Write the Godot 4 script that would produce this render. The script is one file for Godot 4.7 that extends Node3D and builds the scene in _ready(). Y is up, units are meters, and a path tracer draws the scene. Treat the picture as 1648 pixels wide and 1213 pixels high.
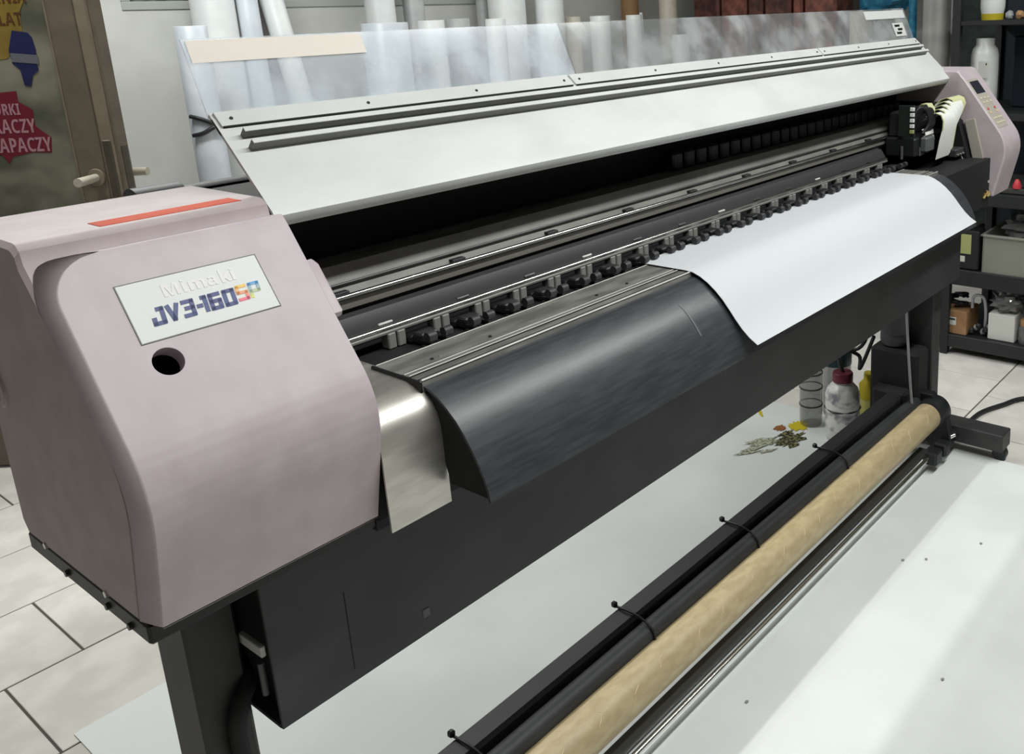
extends Node3D
# A wide-format printer in a print shop. x runs along the printer, y up, z towards the operator. Units are metres.

var M := {}
var used := {}

# ------------------------------------------------------------------ camera, light, exposure
func setup_view() -> void:
	var cam := Camera3D.new()
	cam.name = "camera"
	cam.near = 0.05
	cam.far = 60.0
	var f := 1467.0
	cam.set_frustum(0.05 * 1213.0 / f, Vector2(-277.6, -193.1) / f * 0.05, 0.05, 60.0)
	cam.position = Vector3(0, 1.325, 0)
	cam.rotation_order = EULER_ORDER_YXZ
	cam.rotation_degrees = Vector3(-14.956, -52.689, -2.121)
	add_child(cam)
	cam.current = true
	var env := Environment.new()
	env.background_mode = Environment.BG_COLOR
	env.background_color = Color(0.03, 0.03, 0.035)
	env.tonemap_mode = Environment.TONE_MAPPER_LINEAR
	env.tonemap_exposure = 1.0
	env.sdfgi_enabled = true
	env.ssao_enabled = true
	env.ssil_enabled = true
	var we := WorldEnvironment.new()
	we.name = "world_environment"
	we.environment = env
	add_child(we)

func ceiling_lamp(c: Vector3, length: float, energy: float, label: String, tint := Color(0.985, 1.0, 0.985)) -> void:
	var t = thing("ceiling_light", label, "light", c, "tube lamps on the ceiling")
	var st = begin()
	box(st, c + Vector3(-length / 2 - 0.03, -0.02, -0.08), c + Vector3(length / 2 + 0.03, 0.05, 0.08), 0.01)
	part(t, "lamp_body", st, M.lampwhite)
	for s in [-0.035, 0.035]:
		st = begin()
		cyl(st, c + Vector3(-length / 2, -0.035, s), c + Vector3(length / 2, -0.035, s), 0.013, 0.013, 12)
		part(t, "lamp_tube", st, M.tube_glow)
	var l := AreaLight3D.new()
	l.name = "lamp_light"
	l.area_size = Vector2(length, 0.12)
	l.light_energy = energy
	l.light_color = tint
	l.shadow_enabled = true
	l.area_range = 12.0
	l.position = Vector3(0, -0.055, 0)
	l.rotation_degrees = Vector3(-90, 0, 0)
	t.add_child(l, true)

func setup_lamps() -> void:
	ceiling_lamp(Vector3(0.95, 2.62, 0.0), 1.2, 3.0, "twin tube ceiling lamp before the printer's left housing")
	ceiling_lamp(Vector3(2.5, 2.62, 0.0), 1.6, 3.3, "long twin tube ceiling lamp before the middle of the printer")
	ceiling_lamp(Vector3(1.0, 2.62, -2.85), 1.2, 5.0, "twin tube ceiling lamp beside the open stickered door")
	ceiling_lamp(Vector3(3.2, 2.62, -3.1), 1.2, 1.8, "twin tube ceiling lamp over the tall rolls at the back wall")

# ------------------------------------------------------------------ nodes
func numbered(n: String) -> String:
	var k: int = used.get(n, 0)
	used[n] = k + 1
	return n if k == 0 else "%s_%03d" % [n, k]

func thing(n: String, label: String, cat: String, at: Vector3, group := "") -> Node3D:
	var o := Node3D.new()
	o.name = numbered(n)
	add_child(o)
	o.position = at
	meta(o, label, cat, group)
	o.set_meta("base", at)
	return o

func meta(o: Node, label: String, cat := "", group := "", kind := "") -> void:
	if label: o.set_meta("label", label)
	if cat: o.set_meta("category", cat)
	if group: o.set_meta("group", group)
	if kind: o.set_meta("kind", kind)

func mesh_of(st: SurfaceTool, base: Vector3) -> ArrayMesh:
	var m := st.commit()
	var s2 := SurfaceTool.new()
	s2.append_from(m, 0, Transform3D(Basis(), -base))
	return s2.commit()

# a mesh (made in world coordinates) as a part of a thing or a sub-part of a part
func part(parent: Node3D, n: String, st: SurfaceTool, m: Material, label := "") -> MeshInstance3D:
	var top: Node = parent
	while not top.has_meta("base"):
		top = top.get_parent()
	var o := MeshInstance3D.new()
	o.name = n
	o.mesh = mesh_of(st, top.get_meta("base"))
	o.material_override = m
	parent.add_child(o, true)
	if label: o.set_meta("label", label)
	return o

# a thing or piece of the setting that is one mesh
func solo(n: String, st: SurfaceTool, m: Material, base: Vector3, label: String, cat := "", group := "", kind := "") -> MeshInstance3D:
	var o := MeshInstance3D.new()
	o.name = numbered(n)
	o.mesh = mesh_of(st, base)
	o.material_override = m
	o.position = base
	add_child(o, true)
	meta(o, label, cat, group, kind)
	o.set_meta("base", base)
	return o

# ------------------------------------------------------------------ geometry
func begin() -> SurfaceTool:
	var st := SurfaceTool.new()
	st.begin(Mesh.PRIMITIVE_TRIANGLES)
	return st

func vtx(st: SurfaceTool, p: Vector3, n: Vector3) -> void:
	st.set_normal(n)
	st.add_vertex(p)

func tri(st: SurfaceTool, a: Vector3, b: Vector3, c: Vector3, na: Vector3, nb: Vector3, nc: Vector3) -> void:
	if (c - a).cross(b - a).dot(na + nb + nc) >= 0.0:
		vtx(st, a, na); vtx(st, b, nb); vtx(st, c, nc)
	else:
		vtx(st, a, na); vtx(st, c, nc); vtx(st, b, nb)

func quad(st: SurfaceTool, a: Vector3, b: Vector3, c: Vector3, d: Vector3, na: Vector3, nb: Vector3, nc: Vector3, nd: Vector3) -> void:
	tri(st, a, b, c, na, nb, nc)
	tri(st, a, c, d, na, nc, nd)

func flat4(st: SurfaceTool, a: Vector3, b: Vector3, c: Vector3, d: Vector3, out: Vector3) -> void:
	var n := (c - a).cross(b - d).normalized()
	if n.dot(out) < 0.0: n = -n
	quad(st, a, b, c, d, n, n, n, n)

# box with chamfered edges, optionally placed by a transform
func box(st: SurfaceTool, lo: Vector3, hi: Vector3, bev := 0.003, t := Transform3D.IDENTITY) -> void:
	var c := (lo + hi) / 2.0
	var h := (hi - lo) / 2.0
	var b: float = minf(bev, minf(h.x, minf(h.y, h.z)) * 0.9)
	var cor := {}
	for sx in [-1, 1]:
		for sy in [-1, 1]:
			for sz in [-1, 1]:
				var s := Vector3(sx, sy, sz)
				for ax in 3:
					var p := s * (h - Vector3(b, b, b))
					p[ax] = s[ax] * h[ax]
					cor[[sx, sy, sz, ax]] = t * (c + p)
	var bs := t.basis
	for ax in 3:
		var u := (ax + 1) % 3
		var v := (ax + 2) % 3
		for s in [-1, 1]:
			var q := []
			for e in [[-1, -1], [1, -1], [1, 1], [-1, 1]]:
				var k := [0, 0, 0, ax]
				k[ax] = s; k[u] = e[0]; k[v] = e[1]
				q.append(cor[k])
			var n := Vector3.ZERO
			n[ax] = s
			flat4(st, q[0], q[1], q[2], q[3], bs * n)
		if b > 0.0:
			for e in [[-1, -1], [1, -1], [1, 1], [-1, 1]]:
				var q := []
				for w in [[-1, u], [1, u], [1, v], [-1, v]]:
					var k := [0, 0, 0, w[1]]
					k[ax] = w[0]; k[u] = e[0]; k[v] = e[1]
					q.append(cor[k])
				var n := Vector3.ZERO
				n[u] = e[0]; n[v] = e[1]
				flat4(st, q[0], q[1], q[2], q[3], bs * n)
	if b > 0.0:
		for sx in [-1, 1]:
			for sy in [-1, 1]:
				for sz in [-1, 1]:
					var n := (bs * Vector3(sx, sy, sz)).normalized()
					tri(st, cor[[sx, sy, sz, 0]], cor[[sx, sy, sz, 1]], cor[[sx, sy, sz, 2]], n, n, n)

# closed outline in local x, y pushed along local z from 0 to depth; bev rounds the two ends
func ext(st: SurfaceTool, poly_in: PackedVector2Array, t: Transform3D, depth: float, bev := 0.0, soft := 0.75, both := true) -> void:
	var poly := poly_in
	var area := 0.0
	var n := poly.size()
	for i in n:
		area += poly[i].cross(poly[(i + 1) % n])
	if area < 0.0:
		poly.reverse()
	var cen := Vector2.ZERO
	for p in poly: cen += p / n
	var rad := 0.0
	for p in poly: rad += p.distance_to(cen) / n
	var en := []
	for i in n:
		var d := (poly[(i + 1) % n] - poly[i]).normalized()
		en.append(Vector2(d.y, -d.x))
	var rings := [[0.0, 1.0], [depth, 1.0]]
	if bev > 0.0:
		var k := 1.0 - bev / rad
		rings = [[0.0, k], [bev, 1.0], [depth - bev, 1.0], [depth, k if both else 1.0]]
	for r in rings.size() - 1:
		var lean := 0.0
		if bev > 0.0:
			lean = -0.7 if r == 0 else (0.7 if r == 2 and both else 0.0)
		for i in n:
			var j := (i + 1) % n
			var ni: Vector2 = en[i]
			var nj: Vector2 = en[i]
			if en[i].dot(en[(i + n - 1) % n]) > soft: ni = (en[i] + en[(i + n - 1) % n]).normalized()
			if en[i].dot(en[j]) > soft: nj = (en[i] + en[j]).normalized()
			var z0: float = rings[r][0]
			var z1: float = rings[r + 1][0]
			var a: Vector2 = cen + (poly[i] - cen) * rings[r][1]
			var b: Vector2 = cen + (poly[j] - cen) * rings[r][1]
			var c: Vector2 = cen + (poly[j] - cen) * rings[r + 1][1]
			var d: Vector2 = cen + (poly[i] - cen) * rings[r + 1][1]
			var wi := (t.basis * Vector3(ni.x, ni.y, lean)).normalized()
			var wj := (t.basis * Vector3(nj.x, nj.y, lean)).normalized()
			quad(st, t * Vector3(a.x, a.y, z0), t * Vector3(b.x, b.y, z0), t * Vector3(c.x, c.y, z1), t * Vector3(d.x, d.y, z1), wi, wj, wj, wi)
	var idx := Geometry2D.triangulate_polygon(poly)
	for e in [[rings[0], -1.0], [rings[-1], 1.0]]:
		var nn := (t.basis * Vector3(0, 0, e[1])).normalized()
		for i in range(0, idx.size(), 3):
			var q := []
			for m in 3:
				var p: Vector2 = cen + (poly[idx[i + m]] - cen) * e[0][1]
				q.append(t * Vector3(p.x, p.y, e[0][0]))
			tri(st, q[0], q[1], q[2], nn, nn, nn)

# outline given as [y, z, y, z ...], pushed along x
func prof(a: Array) -> PackedVector2Array:
	var p := PackedVector2Array()
	for i in range(0, a.size(), 2):
		p.append(Vector2(a[i + 1], a[i]))
	return p

func along_x(x0: float) -> Transform3D:
	return Transform3D(Basis(Vector3(0, 0, 1), Vector3(0, 1, 0), Vector3(1, 0, 0)), Vector3(x0, 0, 0))

func extx(st: SurfaceTool, a: Array, x0: float, x1: float, bev := 0.0, soft := 0.75) -> void:
	ext(st, prof(a), along_x(x0), x1 - x0, bev, soft)

# open line [y, z ...] made into a sheet of a thickness
func sheet(a: Array, th: float) -> PackedVector2Array:
	var p := prof(a)
	var o := PackedVector2Array()
	var n := p.size()
	for i in n:
		var d := (p[mini(i + 1, n - 1)] - p[maxi(i - 1, 0)]).normalized()
		o.append(p[i] + Vector2(-d.y, d.x) * th)
	o.reverse()
	p.append_array(o)
	return p

func frame_to(a: Vector3, b: Vector3) -> Transform3D:
	var z := (b - a).normalized()
	var x := z.cross(Vector3.UP if absf(z.y) < 0.9 else Vector3.RIGHT).normalized()
	return Transform3D(Basis(x, z.cross(x), z), a)

func cyl(st: SurfaceTool, a: Vector3, b: Vector3, r0: float, r1: float, seg := 16, caps := true) -> void:
	var t := frame_to(a, b)
	var h := a.distance_to(b)
	for i in seg:
		var u := Vector2.from_angle(TAU * i / seg)
		var v := Vector2.from_angle(TAU * (i + 1) / seg)
		var nu := t.basis * Vector3(u.x, u.y, 0)
		var nv := t.basis * Vector3(v.x, v.y, 0)
		quad(st, t * Vector3(u.x * r0, u.y * r0, 0), t * Vector3(v.x * r0, v.y * r0, 0), t * Vector3(v.x * r1, v.y * r1, h), t * Vector3(u.x * r1, u.y * r1, h), nu, nv, nv, nu)
		if caps:
			var z := t.basis.z
			tri(st, a, t * Vector3(u.x * r0, u.y * r0, 0), t * Vector3(v.x * r0, v.y * r0, 0), -z, -z, -z)
			tri(st, b, t * Vector3(u.x * r1, u.y * r1, h), t * Vector3(v.x * r1, v.y * r1, h), z, z, z)

# outline [r, h, r, h ...] turned round the local z axis of t
func lathe(st: SurfaceTool, a: Array, t: Transform3D, seg := 24) -> void:
	var p := []
	for i in range(0, a.size(), 2): p.append(Vector2(a[i], a[i + 1]))
	for k in p.size() - 1:
		var d: Vector2 = (p[k + 1] - p[k]).normalized()
		var n := Vector2(d.y, -d.x)
		var n0 := n
		var n1 := n
		if k > 0:
			var e: Vector2 = (p[k] - p[k - 1]).normalized()
			var m := Vector2(e.y, -e.x)
			if m.dot(n) > 0.7: n0 = (m + n).normalized()
		if k < p.size() - 2:
			var e: Vector2 = (p[k + 2] - p[k + 1]).normalized()
			var m := Vector2(e.y, -e.x)
			if m.dot(n) > 0.7: n1 = (m + n).normalized()
		for i in seg:
			var u := Vector2.from_angle(TAU * i / seg)
			var v := Vector2.from_angle(TAU * (i + 1) / seg)
			quad(st, t * Vector3(u.x * p[k].x, u.y * p[k].x, p[k].y), t * Vector3(v.x * p[k].x, v.y * p[k].x, p[k].y), t * Vector3(v.x * p[k + 1].x, v.y * p[k + 1].x, p[k + 1].y), t * Vector3(u.x * p[k + 1].x, u.y * p[k + 1].x, p[k + 1].y),
				t.basis * Vector3(u.x * n0.x, u.y * n0.x, n0.y), t.basis * Vector3(v.x * n0.x, v.y * n0.x, n0.y), t.basis * Vector3(v.x * n1.x, v.y * n1.x, n1.y), t.basis * Vector3(u.x * n1.x, u.y * n1.x, n1.y))

func upright(at: Vector3) -> Transform3D:
	return frame_to(at, at + Vector3.UP)

func hose(st: SurfaceTool, pts_in: Array, r: float, seg := 8, fine := 6) -> void:
	var c := Curve3D.new()
	for i in pts_in.size():
		var a: Vector3 = pts_in[maxi(i - 1, 0)]
		var b: Vector3 = pts_in[mini(i + 1, pts_in.size() - 1)]
		c.add_point(pts_in[i], (a - b) / 6.0, (b - a) / 6.0)
	var p := []
	for i in pts_in.size() - 1:
		for k in fine: p.append(c.sample(i, k / float(fine)))
	p.append(pts_in[-1])
	var last := []
	var x := Vector3.ZERO
	for i in p.size():
		var d: Vector3 = (p[mini(i + 1, p.size() - 1)] - p[maxi(i - 1, 0)]).normalized()
		if x == Vector3.ZERO: x = d.cross(Vector3.UP if absf(d.y) < 0.9 else Vector3.RIGHT).normalized()
		x = (x - d * x.dot(d)).normalized()
		var y := d.cross(x)
		var ring := []
		for s in seg:
			var u := Vector2.from_angle(TAU * s / seg)
			ring.append([p[i] + (x * u.x + y * u.y) * r, x * u.x + y * u.y])
		if last:
			for s in seg:
				var e := (s + 1) % seg
				quad(st, last[s][0], last[e][0], ring[e][0], ring[s][0], last[s][1], last[e][1], ring[e][1], ring[s][1])
		last = ring

# an irregular lump: a ball pushed in and out by noise
func lump(st: SurfaceTool, c: Vector3, r: Vector3, seed_no: int, rough := 0.3, seg := 14, freq := 1.6) -> void:
	var nz := FastNoiseLite.new()
	nz.seed = seed_no
	nz.frequency = freq
	var g := []
	for i in seg + 1:
		var row := []
		for j in seg + 1:
			var th := PI * i / seg
			var ph := TAU * (j % seg) / seg
			var d := Vector3(sin(th) * cos(ph), cos(th), sin(th) * sin(ph))
			row.append(c + d * r * (1.0 + rough * nz.get_noise_3dv(d)))
		g.append(row)
	for i in seg:
		for j in seg:
			var out: Vector3 = (g[i][j] + g[i + 1][j + 1]) / 2.0 - c
			var n: Vector3 = (g[i + 1][j + 1] - g[i][j]).cross(g[i][j + 1] - g[i + 1][j]).normalized()
			if n.dot(out) < 0: n = -n
			quad(st, g[i][j], g[i][j + 1], g[i + 1][j + 1], g[i + 1][j], n, n, n, n)

# ------------------------------------------------------------------ materials
func noise_tex(c0: Color, c1: Color, freq: float, seed_no: int, low := -0.4, high := 0.4, w := 256, h := 256, oct := 4) -> ImageTexture:
	var n := FastNoiseLite.new()
	n.noise_type = FastNoiseLite.TYPE_SIMPLEX_SMOOTH
	n.seed = seed_no
	n.frequency = freq
	n.fractal_octaves = oct
	var src := n.get_seamless_image(w, h, false, false, 0.15, true)
	src.convert(Image.FORMAT_RF)
	var im := Image.create(w, h, false, Image.FORMAT_RGBA8)
	for y in h:
		for x in w:
			var v := src.get_pixel(x, y).r * 2.0 - 1.0
			im.set_pixel(x, y, c0.lerp(c1, clampf((v - low) / (high - low), 0, 1)))
	return ImageTexture.create_from_image(im)

func mat(c: Color, rough := 0.6, metal := 0.0) -> StandardMaterial3D:
	var m := StandardMaterial3D.new()
	m.albedo_color = c
	m.roughness = rough
	m.metallic = metal
	return m

func mat_t(c0: Color, c1: Color, freq: float, seed_no: int, rough := 0.6, metal := 0.0, scale := Vector3(2, 2, 2), low := -0.4, high := 0.4) -> StandardMaterial3D:
	var m := mat(Color.WHITE, rough, metal)
	m.albedo_texture = noise_tex(c0, c1, freq, seed_no, low, high)
	m.uv1_triplanar = true
	m.uv1_scale = scale
	return m

func rgb(r: int, g: int, b: int, a := 255) -> Color:
	return Color8(r, g, b, a)

func setup_materials() -> void:
	M.lampwhite = mat(rgb(225, 225, 222), 0.5)
	M.tube_glow = mat(rgb(255, 255, 250), 0.4)
	M.tube_glow.emission_enabled = true
	M.tube_glow.emission = Color(0.985, 1.0, 0.985)
	M.tube_glow.emission_energy_multiplier = 4.0
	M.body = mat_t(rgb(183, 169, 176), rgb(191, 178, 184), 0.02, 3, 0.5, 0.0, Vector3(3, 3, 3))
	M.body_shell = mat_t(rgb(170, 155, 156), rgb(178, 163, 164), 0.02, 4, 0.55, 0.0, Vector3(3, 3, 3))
	M.plate_white = mat(rgb(212, 213, 212), 0.45)
	M.ink_blue = mat(rgb(52, 62, 120), 0.5)
	M.ink_pale = mat(rgb(226, 221, 222), 0.5)
	M.ink_multi = mat(Color.WHITE, 0.5)
	M.ink_multi.vertex_color_use_as_albedo = true
	M.orange = mat_t(rgb(190, 66, 34), rgb(198, 76, 42), 0.03, 8, 0.75)
	M.white_metal = mat_t(rgb(203, 204, 203), rgb(213, 214, 213), 0.012, 5, 0.45, 0.0, Vector3(1.5, 4, 4))
	M.fin_shaded = mat(rgb(112, 113, 109), 0.55)  # darker copy of the white metal, shade put into the colour
	M.black = mat(rgb(26, 27, 30), 0.5)
	M.black_matt = mat(rgb(18, 18, 20), 0.8)
	M.inner_black = mat(rgb(14, 14, 17), 0.7)
	M.apron = mat_t(rgb(44, 45, 47), rgb(53, 54, 56), 0.015, 6, 0.55, 0.0, Vector3(1.2, 2, 2))
	M.stand = mat_t(rgb(44, 45, 46), rgb(54, 54, 53), 0.02, 7, 0.55)
	M.stand_dark = mat(rgb(30, 30, 32), 0.5)
	M.guide = mat_t(rgb(48, 50, 54), rgb(64, 67, 72), 0.03, 9, 0.36, 0.0, Vector3(1.5, 18, 18), -0.5, 0.5)
	M.platen = mat_t(rgb(128, 126, 122), rgb(162, 159, 155), 0.03, 10, 0.42, 0.5, Vector3(1.0, 5, 5))
	M.platen_edge = mat(rgb(168, 166, 160), 0.5, 0.4)
	M.beam = mat_t(rgb(112, 110, 106), rgb(134, 132, 127), 0.02, 11, 0.5, 0.25, Vector3(1.0, 4, 4))
	M.beam_strip = mat(rgb(150, 146, 138), 0.4, 0.4)
	M.bar_dark = mat(rgb(52, 51, 54), 0.5)
	M.chrome = mat(rgb(232, 232, 230), 0.16, 1.0)
	M.silver = mat_t(rgb(200, 196, 189), rgb(214, 210, 203), 0.02, 12, 0.36, 0.8, Vector3(2, 9, 9))
	M.steel_dark = mat(rgb(92, 92, 92), 0.38, 0.8)
	M.block = mat(rgb(132, 131, 128), 0.5)
	M.roller = mat(rgb(92, 93, 96), 0.5)
	M.roller_pale = mat(rgb(205, 205, 200), 0.4)
	M.lcd = mat(rgb(48, 48, 58), 0.25)
	M.panel_plate = mat(rgb(172, 166, 156), 0.5)
	M.key_pale = mat(rgb(206, 204, 176), 0.5)
	M.key_red = mat(rgb(196, 70, 60), 0.5)
	M.key_amber = mat(rgb(226, 190, 140), 0.5)
	M.cable_white = mat(rgb(232, 233, 228), 0.5)
	M.cable_yellow = mat(rgb(206, 208, 160), 0.5)
	M.grey_cable = mat(rgb(146, 147, 150), 0.5)
	M.brass = mat(rgb(214, 186, 120), 0.3, 0.9)
	M.circuit = mat(rgb(34, 42, 38), 0.4)
	M.screw = mat(rgb(70, 70, 68), 0.4, 0.7)
	M.screw_bright = mat(rgb(200, 200, 196), 0.3, 0.8)
	M.paper = mat(rgb(203, 206, 211), 0.65)
	M.kraft = mat_t(rgb(172, 153, 117), rgb(190, 172, 136), 0.02, 13, 0.5, 0.0, Vector3(3, 8, 8))
	M.tape_glint_pale = mat(rgb(214, 190, 150), 0.2)  # pale tone for painted glints on clear tape
	M.floor_sheet = mat_t(rgb(222, 225, 224), rgb(232, 235, 234), 0.008, 14, 0.5, 0.0, Vector3(0.7, 0.7, 0.7))
	M.grout = mat(rgb(84, 78, 72), 0.9)
	for i in 3:
		var d := i * 4
		M["tile%d" % i] = mat_t(rgb(216 - d, 211 - d, 205 - d), rgb(228 - d, 223 - d, 217 - d), 0.015, 20 + i, 0.35, 0.0, Vector3(2, 2, 2))
	M.wall = mat_t(rgb(194, 194, 190), rgb(204, 204, 200), 0.01, 15, 0.85, 0.0, Vector3(0.8, 0.8, 0.8))
	M.ceiling = mat(rgb(206, 205, 201), 0.9)
	M.window_frame = mat(rgb(170, 174, 168), 0.5)
	M.window_glass = mat_t(rgb(70, 80, 76), rgb(104, 112, 106), 0.03, 16, 0.15)
	M.door_frame = mat_t(rgb(92, 82, 70), rgb(104, 93, 80), 0.02, 17, 0.5)
	M.door_frame_pale = mat_t(rgb(112, 101, 86), rgb(124, 112, 96), 0.02, 18, 0.5)
	M.door_pane = mat_t(rgb(78, 78, 66), rgb(128, 124, 110), 0.01, 19, 0.3, 0.0, Vector3(1.5, 1.5, 1.5))  # pale blotches stand in for reflections in the glass
	M.lock = mat(rgb(92, 86, 76), 0.4, 0.6)
	M.handle = mat(rgb(196, 190, 174), 0.35, 0.3)
	M.sticker_red = mat(rgb(100, 22, 40), 0.4)
	M.sticker_pink = mat(rgb(156, 116, 122), 0.5)
	M.sticker_navy = mat(rgb(28, 32, 72), 0.4)
	M.sticker_grey = mat(rgb(92, 92, 100), 0.5)
	M.sticker_ochre = mat_t(rgb(112, 94, 42), rgb(134, 112, 50), 0.02, 44, 0.4)
	M.sticker_brown = mat(rgb(78, 44, 20), 0.5)
	M.roll_white = mat_t(rgb(204, 207, 208), rgb(216, 218, 219), 0.01, 30, 0.45, 0.0, Vector3(2, 2, 2))
	M.roll_cool = mat_t(rgb(188, 194, 202), rgb(204, 209, 215), 0.012, 31, 0.4, 0.0, Vector3(2, 2, 2))
	M.roll_grey = mat_t(rgb(156, 157, 158), rgb(176, 176, 176), 0.012, 32, 0.45, 0.0, Vector3(2, 2, 2))
	M.roll_cream = mat_t(rgb(196, 188, 174), rgb(208, 201, 188), 0.012, 33, 0.5, 0.0, Vector3(2, 2, 2))
	M.roll_mauve = mat_t(rgb(160, 156, 158), rgb(176, 171, 172), 0.012, 34, 0.5, 0.0, Vector3(2, 2, 2))
	M.roll_kraft = mat(rgb(140, 106, 72), 0.7)
	M.roll_dark = mat_t(rgb(118, 117, 114), rgb(136, 134, 130), 0.012, 45, 0.5, 0.0, Vector3(2, 2, 2))
	M.shelf = mat(rgb(30, 32, 34), 0.5)
	M.shelf_grey = mat(rgb(62, 62, 60), 0.6)
	M.navy = mat(rgb(28, 38, 50), 0.6)
	M.brown = mat_t(rgb(92, 54, 46), rgb(138, 84, 71), 0.02, 35, 0.6, 0.0, Vector3(2, 2, 2), -0.5, 0.5)
	M.brown_dark = mat_t(rgb(62, 38, 35), rgb(106, 64, 55), 0.02, 36, 0.6, 0.0, Vector3(2, 2, 2), -0.5, 0.5)
	M.blue = mat_t(rgb(22, 98, 132), rgb(58, 140, 170), 0.03, 37, 0.45)
	M.dark_green = mat_t(rgb(30, 40, 38), rgb(48, 60, 56), 0.02, 38, 0.7)
	M.carton = mat_t(rgb(150, 112, 76), rgb(166, 128, 90), 0.02, 39, 0.7)
	M.white_card = mat(rgb(206, 206, 200), 0.6)
	M.bottle_white = mat(rgb(220, 221, 220), 0.35)
	M.bottle_grime = mat_t(rgb(222, 222, 218), rgb(128, 122, 134), 0.018, 40, 0.4, 0.0, Vector3(4, 4, 4), 0.05, 0.6)
	M.wine = mat(rgb(96, 30, 48), 0.4)
	M.yellow = mat(rgb(188, 170, 40), 0.45)
	M.yellow_pale = mat(rgb(196, 192, 110), 0.45)
	M.teal_dark = mat(rgb(36, 62, 74), 0.4)
	M.red_item = mat(rgb(200, 60, 70), 0.4)
	M.green_item = mat(rgb(30, 150, 100), 0.4)
	M.lime = mat(rgb(166, 172, 112), 0.5)
	M.ink_stain = mat_t(rgb(34, 34, 20), rgb(128, 126, 82), 0.03, 41, 0.4, 0.0, Vector3(9, 9, 9), -0.25, 0.3)
	M.stain_olive = mat_t(rgb(126, 124, 96), rgb(186, 188, 172), 0.03, 42, 0.5, 0.0, Vector3(9, 9, 9), -0.25, 0.25)
	M.stain_yellow = mat(rgb(206, 186, 30), 0.4)
	M.stain_orange = mat(rgb(150, 92, 44), 0.4)
	M.label_cream = mat(rgb(222, 212, 203), 0.5)
	M.visor = mat(Color(1, 1, 1, 1), 0.12)
	M.visor.transparency = BaseMaterial3D.TRANSPARENCY_ALPHA
	M.visor.albedo_texture = noise_tex(Color(0.78, 0.81, 0.85, 0.2), Color(0.84, 0.87, 0.91, 0.52), 0.012, 50, -0.25, 0.45)
	M.visor.uv1_triplanar = true
	M.visor.uv1_scale = Vector3(2.0, 2.5, 2.5)
	M.visor_grey = M.visor.duplicate()
	M.visor_grey.albedo_texture = noise_tex(Color(0.6, 0.61, 0.62, 0.2), Color(0.74, 0.75, 0.76, 0.55), 0.016, 51, -0.3, 0.5)
	M.bin = mat(Color(0.62, 0.62, 0.58, 0.62), 0.25)
	M.bin.transparency = BaseMaterial3D.TRANSPARENCY_ALPHA
	M.bag = mat(Color(0.5, 0.5, 0.5, 0.55), 0.1)
	M.bag.transparency = BaseMaterial3D.TRANSPARENCY_ALPHA
	M.bin_bits = mat_t(rgb(120, 108, 94), rgb(150, 150, 146), 0.03, 43, 0.6, 0.0, Vector3(5, 5, 5))

# ------------------------------------------------------------------ main
func _ready() -> void:
	setup_materials()
	setup_view()
	setup_lamps()
	build_room()
	build_floor()
	build_door()
	build_printer()
	build_printer_loads()
	build_rolls()
	build_right_side()
	build_floor_bits()

# ------------------------------------------------------------------ room
func wall_box(n: String, lo: Vector3, hi: Vector3, m: Material, label: String) -> MeshInstance3D:
	var st = begin()
	box(st, lo, hi, 0.0)
	return solo(n, st, m, Vector3((lo.x + hi.x) / 2, lo.y, (lo.z + hi.z) / 2), label, "", "", "structure")

const BACK := -4.06
const RIGHT := 5.6

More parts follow.
